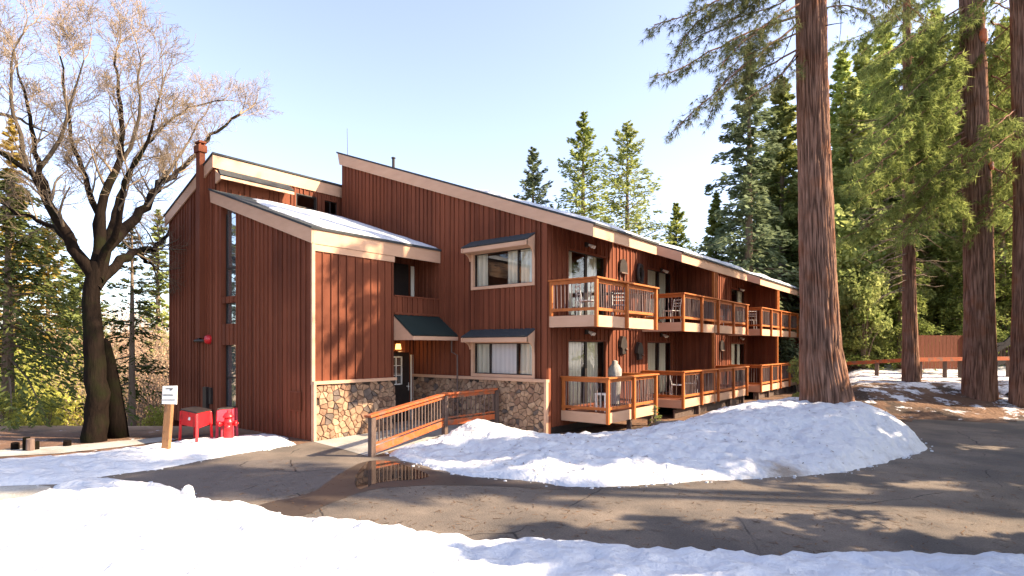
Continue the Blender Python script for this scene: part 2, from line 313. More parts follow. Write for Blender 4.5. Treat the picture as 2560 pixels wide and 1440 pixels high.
def sheet(name, pts, z, m, kind='structure', sub=None):
    """flat polygon sheet"""
    me = bpy.data.meshes.new(name); me.from_pydata([(float(p[0]), float(p[1]), z) for p in pts], [], [tuple(range(len(pts)))]); me.update()
    if me.polygons[0].normal.z < 0: me.flip_normals()
    a = me.attributes.new('tint', 'FLOAT', 'POINT'); a.data.foreach_set('value', [.5]*len(me.vertices))
    me.materials.append(m); o = bpy.data.objects.new(name, me); COL.objects.link(o); return tag(o, kind=kind)
def smoothpoly(pts, it=2, jag=0, seed=1):
    rnd = random.Random(seed); pts = [np.array(p[:2], dtype=float) for p in pts]
    for _ in range(it):
        q = []
        for i in range(len(pts)):
            a, b = pts[i], pts[(i+1) % len(pts)]; q += [a*.75+b*.25, a*.25+b*.75]
        pts = q
    if jag: pts = [p+np.array([rnd.uniform(-jag, jag), rnd.uniform(-jag, jag)]) for p in pts]
    return pts
road = [gp(*p) for p in ((0,1216),(130,1211),(270,1190),(440,1165),(560,1141),(735,1113),(783,1104),(930,1143),(1060,1135),(1400,1120),(1800,1090),(2120,1060),(2230,1051),(2400,1046),(2560,1041))]
road += [np.array([24., 17., 0]), np.array([45., 5., 0]), np.array([40., -30., 0]), np.array([5., -40., 0]), np.array([-20., -30., 0]), np.array([-9., -14., 0])]
sheet('road', road, .004, M['asphalt'])
path = [gp(*p) for p in ((783,1105),(850,1122),(925,1143),(1010,1118),(1112,1088),(1240,1066),(1200,1048))]+[np.array([-3.3, -.02, 0]), np.array([-5.4, -.02, 0]), np.array([-5.4, -1.9, 0]), np.array([-4.26, -1.9, 0])]
sheet('path', path, .010, M['concrete'])
apron = [gp(*p) for p in ((-300,1225),(0,1218),(122,1212),(135,1232),(160,1250),(60,1330),(-300,1420))]
sheet('path', smoothpoly(apron, 1), .009, M['concrete'])
strip = [gp(*p) for p in ((-500,1150),(0,1126),(200,1112),(420,1092),(440,1100),(300,1118),(150,1134),(-500,1170))]
sheet('path', strip, .009, M['concrete'])
wet = smoothpoly([gp(*p) for p in ((590,1290),(640,1262),(780,1236),(820,1205),(860,1180),(915,1150),(1000,1152),(1100,1183),(1230,1200),(1400,1212),(1440,1228),(1250,1216),(1080,1212),(930,1222),(860,1245),(760,1290),(680,1318))], 2, .02)
sheet('road', wet, .008, M['wet'])
pud = smoothpoly([gp(*p) for p in ((893,1226),(884,1203),(900,1172),(925,1150),(985,1155),(1035,1172),(1080,1190),(1050,1200),(985,1203),(935,1210),(912,1222))], 2, .015)
sheet('water', pud, .012, M['puddle'])
# patched asphalt, a slightly darker old patch left of the puddle with a cracked edge
patch = smoothpoly([gp(*p) for p in ((150,1244),(330,1190),(600,1150),(800,1150),(870,1168),(830,1200),(790,1225),(640,1250),(560,1270),(470,1262),(300,1250))], 1, .02, 4)
M['asphalt2'] = surf('old_asphalt', (.095,.080,.072), (.125,.105,.092), .9, 2.5, bump=.6, bscale=60, tintamt=0, bdist=.01); add_cracks(M['asphalt2'], .6, .008)
sheet('road', patch, .006, M['asphalt2'])

# ---- snow banks: thin-plate height fields through surveyed points
def rbf(pts):
    P = np.array([p[:2] for p in pts]); Z = np.array([p[2] for p in pts]); n = len(P)
    def U(r2): return np.where(r2 > 0, r2*np.log(np.maximum(r2, 1e-12)), 0)
    K = U(((P[:, None]-P[None])**2).sum(-1))+np.eye(n)*.02; Q = np.hstack([np.ones((n, 1)), P])
    A = np.block([[K, Q], [Q.T, np.zeros((3, 3))]]); wv = np.linalg.solve(A, np.concatenate([Z, np.zeros(3)]))
    def f(x, y):
        q = np.stack([x, y], -1); k = U(((q[..., None, :]-P)**2).sum(-1)); return k@wv[:n]+wv[n]+wv[n+1]*x+wv[n+2]*y
    return f
def inpoly(x, y, poly):
    c = np.zeros(x.shape, bool); n = len(poly)
    for i in range(n):
        x1, y1 = poly[i][:2]; x2, y2 = poly[(i+1) % n][:2]
        if y1 == y2: continue
        c ^= ((y1 > y) != (y2 > y)) & (x < (x2-x1)*(y-y1)/(y2-y1)+x1)
    return c
def edgedist(x, y, poly):
    d = np.full(x.shape, 1e9); n = len(poly)
    for i in range(n):
        a = np.array(poly[i][:2]); b = np.array(poly[(i+1) % n][:2]); ab = b-a; L2 = (ab**2).sum()+1e-9
        t = np.clip(((x-a[0])*ab[0]+(y-a[1])*ab[1])/L2, 0, 1); d = np.minimum(d, np.hypot(x-a[0]-t*ab[0], y-a[1]-t*ab[1]))
    return d
def snow(name, poly, heights, step, edge_h, edge_w, jag, seed, dirt=None, amp=.03, smooth_it=1, power=.5, base=0.0):
    """poly: outline on the ground, heights: [(x,y,z)] inside; the outline is jagged and the edge rises as a rounded lip"""
    poly = smoothpoly(poly, smooth_it); f = rbf([(p[0], p[1], 0.0) for p in poly[::2]]+[tuple(h) for h in heights]) if heights else None
    P = np.array(poly); x0, y0 = P.min(0)-.2; x1, y1 = P.max(0)+.2
    xs = np.arange(x0, x1, step); ys = np.arange(y0, y1, step); X, Y = np.meshgrid(xs, ys)
    jx = np.zeros_like(X); big = np.zeros_like(X); fine = np.zeros_like(X)
    for i in range(X.shape[0]):
        for j in range(X.shape[1]):
            v = Vector((X[i, j]*1.6+seed, Y[i, j]*1.6, seed)); jx[i, j] = noise.fractal(v, 1, 2, 4)
            fine[i, j] = noise.fractal(v*2.6, .9, 2, 4); big[i, j] = noise.noise(v*.35)
    ins = inpoly(X, Y, poly); d = edgedist(X, Y, poly)*np.where(ins, 1, -1)+jx*jag
    lip = np.clip(d/edge_w, 0, 1)**power*edge_h
    ridge = (1-np.abs(jx)*2.2)
    Z = lip+np.maximum(f(X, Y) if f else 0, 0)*np.clip(d/.25, 0, 1)+(fine*amp+big*amp*2+ridge*amp*.8)*np.clip(d/.4, 0, 1)
    Z = np.where(d > 0, np.maximum(Z, .012), -.05+np.maximum(d, -.3)*.2)+base
    keep = d > -step*1.6
    idx = -np.ones(X.shape, int); idx[keep] = np.arange(keep.sum())
    fs = []
    for i in range(X.shape[0]-1):
        for j in range(X.shape[1]-1):
            q = (idx[i, j], idx[i, j+1], idx[i+1, j+1], idx[i+1, j])
            if min(q) >= 0: fs.append(q)
    t = np.full(X.shape, .35)
    if dirt: t = dirt(X, Y, Z, d)
    o = mesh_obj(name, np.stack([X[keep], Y[keep], Z[keep]], 1), fs, M['snow'], None, t[keep], True); tag(o, kind='structure'); return o
# foreground berm the photographer stands on (crest seen from above)
fg = [gp(*p) for p in ((-120,1330),(0,1292),(60,1266),(110,1246),(160,1216),(210,1203),(300,1208),(400,1224),(465,1236),(505,1262),(600,1288),(700,1298),(790,1316),(880,1326),(915,1326),(965,1350),(1060,1360),(1160,1378),(1240,1382),(1330,1370),(1440,1382),(1560,1392),(1640,1388),(1700,1402),(1850,1412),(2000,1410),(2160,1402),(2240,1412),(2420,1418),(2600,1426),(2900,1440))]
fg += [CAM+RIGHT*11-VIEW*3, CAM+RIGHT*5-VIEW*6, CAM-RIGHT*12-VIEW*6, CAM-RIGHT*16+VIEW*4]
hts = []
for px, py, h in ((220,1260,.34),(350,1260,.30),(100,1320,.38),(300,1340,.42),(560,1330,.30),(600,1400,.40),(800,1370,.24),(850,1430,.30),(1100,1410,.16),(1400,1410,.16),(1600,1430,.14),(1850,1436,.12),(2200,1434,.12)):
    p = gp(px, py, h); hts.append((p[0], p[1], h))
def fgdirt(X, Y, Z, d): return np.where(d < .3, .48, .36)
snow('snow_bank', fg, hts, .075, .16, .28, .17, 3.3, fgdirt, amp=.055)
# long bank beside the building, under the big pine
bk = [gp(*p) for p in ((955,1133),(1010,1152),(1080,1172),(1160,1190),(1260,1199),(1330,1204),(1400,1216),(1480,1221),(1600,1215),(1750,1205),(1900,1196),(2000,1190),(2110,1183),(2180,1166),(2250,1146),(2312,1132),(2318,1118),(2280,1092),(2262,1070))]
bk += [at(2235,1060,16.6), at(2150,1052,18.2), at(2060,1040,19.5), at(1950,1040,20.5), at(1860,1045,19.5), at(1780,1052,18.3), at(1700,1075,16.8), at(1600,1085,16.0), at(1480,1098,15.4), gp(1390,1106), gp(1330,1100), gp(1290,1088), gp(1250,1074), at(1215,1075,16.6), gp(1130,1096), gp(1040,1117)]
def hp(px, py, dep): p = at(px, py, dep); return (p[0], p[1], p[2])
hts = [hp(1185,1060,15.6), hp(1240,1066,15.2), hp(1300,1090,14.6), hp(1120,1105,14.3), hp(1480,1092,14.4), hp(1600,1078,14.3), hp(1700,1062,14.6), hp(1800,1040,15.2), hp(1900,1014,16.0), hp(2000,1012,16.2), hp(2080,1014,15.9), hp(2150,1018,15.4), hp(2215,1045,14.8), hp(2260,1082,14.2),
       hp(1300,1130,12.9), hp(1450,1145,12.0), hp(1600,1135,12.3), hp(1750,1110,12.9), hp(1900,1090,13.2), hp(2020,1075,13.4), hp(2130,1075,13.4), hp(2215,1095,13.6), hp(1150,1140,13.1), hp(1950,1135,12.2), hp(2080,1128,12.3), hp(1750,1150,11.9), hp(1550,1180,11.0), hp(1900,1012,17.5), hp(2050,1012,17.6), hp(2200,1112,13.2)]
DP = gp(1960, 1150, .3)
def rim(d): return np.where(d < .22, .20*(1-np.clip(d, 0, .22)/.22), 0)
def bkdirt(X, Y, Z, d):
    a = np.exp(-((X-DP[0])**2+(Y-DP[1])**2)/.18)*.42
    face = np.where((Z < .42) & (X > 4.2), .22, 0)*np.clip(1-np.abs(Z-.2)/.3, 0, 1)
    return .38+a+face+rim(d)
BANK = snow('snow_bank', bk, hts, .075, .09, .22, .10, 11.7, bkdirt, amp=.055)
# snow strip on the left, heaped against the wing
ls = [gp(*p) for p in ((-200,1166),(0,1152),(150,1141),(300,1127),(420,1111),(520,1102),(590,1097),(640,1088),(700,1087),(738,1110),(735,1114),(640,1128),(560,1141),(440,1165),(270,1191),(130,1211),(0,1216),(-200,1228))]
hts = []
for px, py, h in ((690,1100,.20),(640,1108,.14),(560,1120,.07),(300,1160,.05),(100,1180,.05)):
    p = gp(px, py, h); hts.append((p[0], p[1], h))
snow('snow_bank', ls, hts, .08, .07, .25, .12, 21.0, lambda X, Y, Z, d: np.full(X.shape, .42), amp=.035)
# flat snow beyond the road on the right and around the far deck
rs_ = [at(2470,985,22.5), at(2560,1000,21.6), at(2700,1010,21.6), at(2900,950,26), at(2560,960,24.5), at(2440,965,24)]
rs_ = [(p[0], p[1]) for p in rs_]
snow('snow_bank', rs_, None, .12, .12, .5, .3, 31.0, lambda X, Y, Z, d: np.full(X.shape, .40), amp=.03, base=.72)
mp_ = [at(2190,905,33), at(2260,905,31), at(2420,905,32), at(2400,905,38), at(2200,905,38)]
snow('snow_bank', [(p[0], p[1]) for p in mp_], [(at(2290,880,35)[0], at(2290,880,35)[1], .9)], .2, .2, .8, .3, 37.0, lambda X, Y, Z, d: np.full(X.shape, .2), amp=.05, base=1.25)

# crumbs of snow along the bank edges, bark and needle litter on the ground: nobody could count them
def crumbs(name, lines, n, spread, smin, smax, m, seed, flat=.7, kind='stuff', z0=0.0):
    rnd = random.Random(seed); mb = MB(); segs = []
    for ln in lines:
        for a, b in zip(ln[:-1], ln[1:]): segs.append((a, b, math.hypot(b[0]-a[0], b[1]-a[1])))
    tot = sum(s[2] for s in segs)
    for _ in range(n):
        r_ = rnd.uniform(0, tot)
        for a, b, l in segs:
            if r_ <= l: break
            r_ -= l
        t_ = r_/max(l, 1e-6); off = rnd.gauss(0, spread); nx, ny = -(b[1]-a[1])/max(l, 1e-6), (b[0]-a[0])/max(l, 1e-6)
        x = a[0]+(b[0]-a[0])*t_+nx*off; y = a[1]+(b[1]-a[1])*t_+ny*off; s = smin+(smax-smin)*rnd.random()**3
        vs = []
        for dx, dy, dz in ((-1,-.9,0),(1,-1,0),(.9,1,0),(-1,.8,0),(-.6,-.5,1),(.5,-.6,.9),(.6,.5,1.1),(-.5,.6,.8)): vs.append((x+dx*s*rnd.uniform(.6,1.2), y+dy*s*rnd.uniform(.6,1.2), z0+terr(x, y)+dz*s*flat*rnd.uniform(.7,1.3)))
        mb.hexa(vs, rnd.uniform(.3,.8))
    return tag(mb.build(name, m), kind=kind)
def L2(pts): return [(p[0], p[1]) for p in pts]
crumbs('snow_crumbs', [L2(fg[:34]), L2(bk[:19]), L2(ls[8:])], 900, .10, .008, .045, M['snow'], 5)
def scatter_bits(name, polys, n, L_, W_, m, seed, zf):
    rng = np.random.default_rng(seed); V = []; T_ = []
    for poly, k in zip(polys, n):
        P = np.array([p[:2] for p in poly]); lo_, hi_ = P.min(0), P.max(0); c = rng.uniform(lo_, hi_, (k*3, 2)); c = c[inpoly(c[:, 0], c[:, 1], [tuple(q) for q in P])][:k]
        for x, y in c:
            a = rng.uniform(0, 6.28); l = L_*rng.uniform(.4, 1.5); w_ = W_*rng.uniform(.6, 1.4); dx, dy = math.cos(a)*l/2, math.sin(a)*l/2; nx, ny = -math.sin(a)*w_/2, math.cos(a)*w_/2; z = zf(x, y)+rng.uniform(.003, .012)
            V += [(x-dx-nx, y-dy-ny, z), (x+dx-nx, y+dy-ny, z+rng.uniform(0, .006)), (x+dx+nx, y+dy+ny, z+rng.uniform(0, .006)), (x-dx+nx, y-dy+ny, z)]; T_ += [rng.uniform(0, 1)]*4
    V = np.array(V); return tag(mesh_obj(name, V, np.arange(len(V)).reshape(-1, 4), m, None, np.array(T_)), kind='stuff')
M['bits'] = surf('needle_litter', (.07,.04,.022), (.16,.09,.05), .9, 3, bump=0, tintamt=.5)
rd = [gp(*p) for p in ((100,1250),(700,1150),(1400,1225),(2200,1170),(2560,1060),(2560,1410),(1600,1380),(900,1310))]
fl = [at(2140,985,19.8), at(2560,1030,20.6), at(2800,1030,21), at(2800,940,27), at(2300,930,27), at(2130,935,25)]
scatter_bits('needle_litter', [rd, fl], [2600, 5200], .09, .012, M['bits'], 3, terr)

def bits_on(name, o, n, L_, W_, m, seed):
    rng = np.random.default_rng(seed); vs = [v.co for v in o.data.vertices if v.co.z > .08]; V = []; T_ = []
    for i in rng.integers(0, len(vs), n):
        c = vs[i]; a = rng.uniform(0, 6.28); l = L_*rng.uniform(.4, 1.8); w_ = W_*rng.uniform(.6, 1.5); dx, dy = math.cos(a)*l/2, math.sin(a)*l/2; nx, ny = -math.sin(a)*w_/2, math.cos(a)*w_/2; x, y, z = c.x+rng.uniform(-.03, .03), c.y+rng.uniform(-.03, .03), c.z+.012
        V += [(x-dx-nx, y-dy-ny, z), (x+dx-nx, y+dy-ny, z+.01), (x+dx+nx, y+dy+ny, z+.01), (x-dx+nx, y-dy+ny, z)]; T_ += [rng.uniform(0, 1)]*4
    V = np.array(V); return tag(mesh_obj(name, V, np.arange(len(V)).reshape(-1, 4), m, None, np.array(T_)), kind='stuff')
bits_on('needle_litter', BANK, 900, .07, .014, M['bits'], 8)
# ------------------------------------------------------------------ the lodge
LODGE = empty('lodge_building', (0, 0, 0), 'two storey red brown board and batten lodge with stepped shed roofs and orange timber balconies', 'building')
class PL:
    def __init__(s, o, sd, n): s.o = Vector(o); s.s = Vector(sd); s.n = Vector(n)
    def p(s, a, z, d=0): q = s.o+s.s*a+s.n*d; return (q.x, q.y, z)
FR = PL((0,0,0), (1,0,0), (0,-1,0)); SD = PL((0,0,0), (0,1,0), (1,0,0))
WF = PL((0,-4.6,0), (1,0,0), (0,-1,0)); WS = PL((-4.25,0,0), (0,1,0), (1,0,0))
def pbox(mb, pl, s0, s1, z0, z1, d0, d1, tint=.5, z1b=None):
    z1b = z1 if z1b is None else z1b
    mb.hexa([pl.p(s0,z0,d0), pl.p(s1,z0,d0), pl.p(s1,z0,d1), pl.p(s0,z0,d1), pl.p(s0,z1,d0), pl.p(s1,z1b,d0), pl.p(s1,z1b,d1), pl.p(s0,z1,d1)], tint)
def siding(pl, s0, s1, z0, top, opens=(), seed=1, name='wall', parent=LODGE, wide=(.11,.21), back=.10, narrow=.042, mat='siding'):
    """board and batten: boards of uneven width on a solid backing, cut round the openings"""
    rnd = random.Random(seed); mb = MB(); tf = top if callable(top) else (lambda s: top); bf = z0 if callable(z0) else (lambda s: z0)
    cuts = sorted({s0, s1} | {c for o in opens for c in o[:2] if s0 < c < s1}); 
    def spans(a, b):
        m_ = (a+b)/2; iv = [(bf(m_), tf(m_), True)]
        for o in opens:
            if o[0] <= m_ <= o[1]:
                nv = []
                for lo, hi, t_ in iv:
                    if o[3] <= lo or o[2] >= hi: nv.append((lo, hi, t_)); continue
                    if o[2] > lo: nv.append((lo, o[2], False))
                    if o[3] < hi: nv.append((o[3], hi, t_))
                iv = nv
        return iv
    for a, b in zip(cuts[:-1], cuts[1:]):
        for lo, hi, t_ in spans(a, b):
            ta, tb = (tf(a), tf(b)) if t_ else (hi, hi)
            la, lb = (bf(a), bf(b)) if lo == bf((a+b)/2) else (lo, lo)
            if ta > la or tb > lb:
                mb.hexa([pl.p(a,la,-back), pl.p(b,lb,-back), pl.p(b,lb,0), pl.p(a,la,0), pl.p(a,ta,-back), pl.p(b,max(tb,lb+.001),-back), pl.p(b,max(tb,lb+.001),0), pl.p(a,ta,0)], .35)
    s = s0; k = 0
    while s < s1-1e-6:
        w_ = rnd.uniform(*wide) if k % 2 == 0 else rnd.uniform(narrow*.8, narrow*1.3); e = min(s+w_, s1); k += 1
        dep = rnd.uniform(.006, .014) if k % 2 else rnd.uniform(.034, .052); ti = min(1, max(0, rnd.gauss(.5, .17)))
        g = .010 if k % 2 else 0
        cs = sorted({s, e} | {c for c in cuts if s < c < e})
        for a, b in zip(cs[:-1], cs[1:]):
            for lo, hi, t_ in spans(a, b):
                aa, bb = a+(g if a == s else 0), b-(g if b == e else 0)
                if bb-aa < .004: continue
                ta, tb = (tf(aa), tf(bb)) if t_ else (hi, hi)
                if min(ta, tb)-lo > .01: pbox(mb, pl, aa, bb, lo, ta, .001, dep, ti, tb)
        s = e
    return mb.build(name, M[mat], parent)
def window(pl, s0, s1, z0, z1, d, parent=LODGE, frame=.08, fmat='white', bars=(), curtains=(), name='window', barmat='dark', sill=True, inset=.05, trim=True, hbars=()):
    """frame is the part; pane, mullions and curtains are its sub-parts.  d = outer face of the trim"""
    mb = MB()
    f_ = frame
    pbox(mb, pl, s0, s1, z0, z0+f_, -.08, d); pbox(mb, pl, s0, s1, z1-f_, z1, -.08, d)
    pbox(mb, pl, s0, s0+f_, z0+f_, z1-f_, -.08, d); pbox(mb, pl, s1-f_, s1, z0+f_, z1-f_, -.08, d)
    fo = mb.build(name, M[fmat], parent, bevel=.006)
    a, b, c, e = s0+f_, s1-f_, z0+f_, z1-f_
    g = MB(); g.add([pl.p(a,c,-inset), pl.p(b,c,-inset), pl.p(b,e,-inset), pl.p(a,e,-inset)], [(0,1,2,3)]); g.build('pane', M['glass'], fo)
    mm = MB(); t = .022
    for (x0, x1, y0, y1) in ((a, a+t, c, e), (b-t, b, c, e), (a+t, b-t, c, c+t), (a+t, b-t, e-t, e)): pbox(mm, pl, x0, x1, y0, y1, -inset-.03, -inset+.02)
    for x in bars: pbox(mm, pl, x-.022, x+.022, c+t, e-t, -inset-.03, -inset+.025)
    for z in hbars: pbox(mm, pl, a+t, b-t, z-.02, z+.02, -inset-.028, -inset+.022)
    mm.build('sash', M[barmat], fo)
    for (x0, x1, mt, zb) in curtains: curtain(pl, x0, x1, c if zb is None else zb, e, -inset-(.035 if mt == 'blind' else .062), fo, mt)
    return fo
def curtain(pl, x0, x1, z0, z1, d, parent, mt='curtain', drape=0, seed=0):
    rnd = random.Random(int(x0*100)+seed); n = max(10, int((x1-x0)/.02)); v = []; t = []; ph = rnd.uniform(0, 6)
    rows = 7
    for j in range(rows):
        z = z0+(z1-z0)*j/(rows-1)
        for i in range(n):
            s = x0+(x1-x0)*i/(n-1); amp = 0 if mt == 'blind' else .028
            q = math.sin(s*38+ph+.5*math.sin(s*9))
            v.append(pl.p(s+.01*math.sin(z*3+i*.4), z, d+amp*q)); t.append(.5+.35*q)
    f = [(j*n+i, j*n+i+1, (j+1)*n+i+1, (j+1)*n+i) for j in range(rows-1) for i in range(n-1)]
    return mesh_obj('curtain' if mt == 'curtain' else 'blind', np.array(v), f, M[mt], parent, np.array(t), True)
SL = .371
def mtop(X): return 5.68+SL*(1.53-X)          # top of the main roof deck
YE = 27.35
wx1 = 0.0
# ---- front gable wall (Y = 0)
WU = (-2.82, -.39, 4.20, 5.38); WLo = (-2.82, -.39, 1.56, 2.66)
def ftop(s): return mtop(s)-.33
siding(FR, -3.1, 0.0, 1.56, ftop, [WU, WLo], 5)
siding(FR, -9.5, -3.1, 1.56, ftop, [], 6)
# corner board
mb = MB(); pbox(mb, FR, -.12, .035, 1.56, ftop(0)+.0, .041, .062, .62); pbox(mb, SD, -.02, .10, -.1, 5.40, .036, .058, .62); mb.build('corner_board', M['siding'], LODGE)
# ---- inner side wall (X = 0), doors in each unit
def door_open(y, lv): b = (.64, 3.32)[lv]; return (y, y+2.28, b+.02, b+2.04)
DY = [.97, 6.2, 10.1, 15.4, 19.2, 24.6]
ops = [door_open(y, l) for y in DY for l in (0, 1)]
siding(SD, 0.0, YE, .20, 5.95, ops, 9, wide=(.16,.24), narrow=.045)
for i, (y0, y1) in enumerate(((0, YE),)):
    mb = MB(); pbox(mb, SD, y0, y1, -.4, .20, -.12, -.01); mb.build('foundation', M['dark'], LODGE)
rnd = random.Random(4)
for i, y in enumerate(DY):
    for lv in (0, 1):
        a, b, c, e = door_open(y, lv); m_ = (a+b)/2
        cu = [[(a+.1, a+.45, 'curtain', None), (m_+.35, b-.2, 'curtain', None)], [(a+.1, m_-.1, 'curtain', None), (m_+.15, b-.5, 'curtain', None)]][(i+lv) % 2]
        if (i, lv) == (0, 1): cu = [(a+.07, a+.42, 'curtain', None), (m_+.15, m_+.75, 'curtain', None)]
        if (i, lv) == (0, 0): cu = [(a+.07, m_-.12, 'curtain', None), (m_+.05, m_+.85, 'curtain', None)]
        if i == 1: cu = [(a+.07, m_-.12, 'curtain', None), (m_+.18, m_+.8, 'curtain', None)]
        window(SD, a, b, c, e, .05, frame=.055, fmat='siding', bars=(m_-.03, m_+.04), curtains=cu, name='sliding_door')
# ---- stone veneer
def stone(pl, s0, s1, z0, z1, seed, rough=1.0):
    rnd = random.Random(seed); mb = MB(); n = int((s1-s0)*(z1-z0)*15)
    pts = []
    gx = .14
    for i in range(int((s1-s0)/gx)+1):
        for j in range(int((z1-z0)/gx)+1):
            pts.append((s0+gx*(i+.5)+rnd.uniform(-.08,.08), z0+gx*(j+.5)+rnd.uniform(-.08,.08)))
    rnd.shuffle(pts); pts = pts[:int(len(pts)*.72)]
    back = MB(); pbox(back, pl, s0, s1, z0, z1, 0, .035, .0); bo = back.build('stone_base', M['stone'], LODGE)
    for k, (px_, pz) in enumerate(pts):
        if not (s0 < px_ < s1 and z0 < pz < z1): continue
        poly = [(s0,z0),(s1,z0),(s1,z1),(s0,z1)]
        for m_, (qx, qz) in enumerate(pts):
            if m_ == k or abs(qx-px_) > .6 or abs(qz-pz) > .6: continue
            nx, nz_ = qx-px_, qz-pz; L_ = math.hypot(nx, nz_); nx /= L_; nz_ /= L_; h = L_/2-.006
            out = []
            for i in range(len(poly)):
                A, B = poly[i], poly[(i+1) % len(poly)]
                da = (A[0]-px_)*nx+(A[1]-pz)*nz_-h; db = (B[0]-px_)*nx+(B[1]-pz)*nz_-h
                if da <= 0: out.append(A)
                if da*db < 0: t = da/(da-db); out.append((A[0]+(B[0]-A[0])*t, A[1]+(B[1]-A[1])*t))
            poly = out
            if len(poly) < 3: break
        if len(poly) < 3: continue
        d = rnd.uniform(.06, .085); cx_ = sum(p[0] for p in poly)/len(poly); cz_ = sum(p[1] for p in poly)/len(poly)
        ti = rnd.choice((.3,.42,.5,.55,.6,.65,.7,.8,.9)) if rnd.random() > .10 else .13
        vs = [pl.p(a, b, .03) for a, b in poly]+[pl.p(a, b, d-.02) for a, b in poly]+[pl.p(cx_+(a-cx_)*.88, cz_+(b-cz_)*.88, d+rnd.uniform(-.006,.006)) for a, b in poly]
        k_ = len(poly); fs = []
        for i in range(k_):
            j = (i+1) % k_; fs += [(i, j, k_+j, k_+i), (k_+i, k_+j, 2*k_+j, 2*k_+i)]
        fs.append(tuple(range(2*k_, 3*k_))); mb.add(vs, fs, ti)
    mb.build('stone', M['stone'], bo)
    return bo
stone(FR, -5.45, 0.0, -.15, 1.47, 3); stone(WS, -4.6, -1.9, -.15, 1.47, 8)
mb = MB(); pbox(mb, FR, -5.45, .06, 1.47, 1.555, -.02, .13); pbox(mb, WS, -4.66, -1.88, 1.47, 1.555, -.02, .13)
pbox(mb, FR, -.03, .056, -.2, 1.468, -.04, .125)
pbox(mb, WS, -4.66, -4.585, -.1, 1.47, .001, .125); pbox(mb, WS, -4.67, -4.585, 1.556, 5.18, .001, .065)
mb.build('stone_cap_trim', M['tan'], LODGE)
# ---- wing: front face with the tall slot windows, side face above the stone
def btop(s): return 7.20+(8.59-7.20)*(s+13.35)/(13.35-9.8)    # high shed rising to the right
def atop(s): return 7.47-(7.47-5.58)*(s+9.85)/(9.85-4.25)     # low shed falling to the right
def wtop(s): return (btop(s) if s < -9.78 else atop(s))-.3
W1 = (-9.25, -8.32, 4.03, 9.9); W2 = (-9.25, -8.32, 3.18, 3.83); W3 = (-9.25, -8.32, .45, 2.52)
siding(WF, -13.3, -9.78, -.12, wtop, [], 21, wide=(.14,.24)); siding(WF, -9.78, -4.25, -.12, wtop, [W1, W2, W3], 22, wide=(.16,.22), narrow=.04)
siding(WS, -4.6, -1.9, 1.47, 5.25, [], 23, wide=(.20,.26), narrow=.035)
# slot window reveals and glass
for k, (a, b, c, e) in enumerate((W1, W2, W3)):
    e2 = min(e, atop(-9.25)-.3); er = min(e, atop(-8.32)-.3)
    mb = MB()
    mb.hexa([WF.p(a-.02,c,-.2), WF.p(a,c,-.2), WF.p(a,c,-.101), WF.p(a-.02,c,-.101), WF.p(a-.02,e2,-.2), WF.p(a,e2,-.2), WF.p(a,e2,-.101), WF.p(a-.02,e2,-.101)], .3)
    pbox(mb, WF, b, b+.02, c, er, -.2, -.101, .3); pbox(mb, WF, a-.02, b+.02, c-.03, c-.001, -.2, -.101, .4)
    fo = mb.build('slot_window', M['siding'], LODGE)
    g = MB(); g.add([WF.p(a,c,-.13), WF.p(b,c,-.13), WF.p(b,er,-.13), WF.p(a,e2,-.13)], [(0,1,2,3)]); g.build('pane', M['mirror'], fo)
    fm = MB(); pbox(fm, WF, a, a+.05, c, min(e2, er), -.125, -.10, .5)
    for z in ({0: (4.93,), 1: (), 2: (1.5,)}[k]): pbox(fm, WF, a+.05, b, z-.03, z+.03, -.125, -.10)
    fm.build('sash', M['dark'], fo)
# wing end, back and the clerestory wall
mb = MB()
mb.box(-13.3, -13.2, -4.5, 8, -1.0, 6.9); mb.box(-13.2, -9.5, 7.9, 8, -1.0, 8.2); mb.build('wall', M['siding'], LODGE)
CL = PL((-9.8,0,0), (0,1,0), (1,0,0))
siding(CL, -4.55, .3, 7.35, 8.26, [(-1.75,-.9,7.50,8.0), (-.62,.04,7.45,8.02), (-4.15,-3.65,7.62,7.98), (-3.25,-2.75,7.58,7.98), (-2.35,-1.95,7.55,7.98)], 31)
for i, (a, b, c, e) in enumerate(((-4.15,-3.65,7.62,7.98), (-3.25,-2.75,7.58,7.98), (-2.35,-1.95,7.55,7.98))):
    mb = MB(); pbox(mb, CL, a, b, c, e, -.06, .012, .55); mb.build('shutter_panel', M['siding'], LODGE)
window(CL, -.62, .04, 7.45, 8.02, .03, frame=.05, fmat='siding', bars=(-.30,), name='clerestory_window')
window(CL, -1.75, -.9, 7.50, 8.0, .03, frame=.04, fmat='dark', bars=(), name='clerestory_window')
# inner floors that keep the rooms dark
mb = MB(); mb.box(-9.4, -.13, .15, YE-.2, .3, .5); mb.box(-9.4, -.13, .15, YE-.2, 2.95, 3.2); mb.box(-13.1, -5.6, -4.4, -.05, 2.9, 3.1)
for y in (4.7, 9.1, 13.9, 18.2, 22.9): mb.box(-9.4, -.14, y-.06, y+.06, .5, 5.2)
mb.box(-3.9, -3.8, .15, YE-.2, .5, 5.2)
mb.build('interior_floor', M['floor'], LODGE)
mb = MB(); mb.box(-9.5, -9.4, .05, YE, -.3, 9.2); mb.box(-9.4, -.13, YE-.1, YE, -.3, 5.6)
mb.hexa([(-9.4,YE-.1,5.6),(-.13,YE-.1,5.6),(-.13,YE,5.6),(-9.4,YE,5.6),(-9.4,YE-.1,mtop(-9.4)-.3),(-.13,YE-.1,mtop(-.13)-.3),(-.13,YE,mtop(-.13)-.3),(-9.4,YE,mtop(-9.4)-.3)])
mb.build('wall', M['siding'], LODGE)
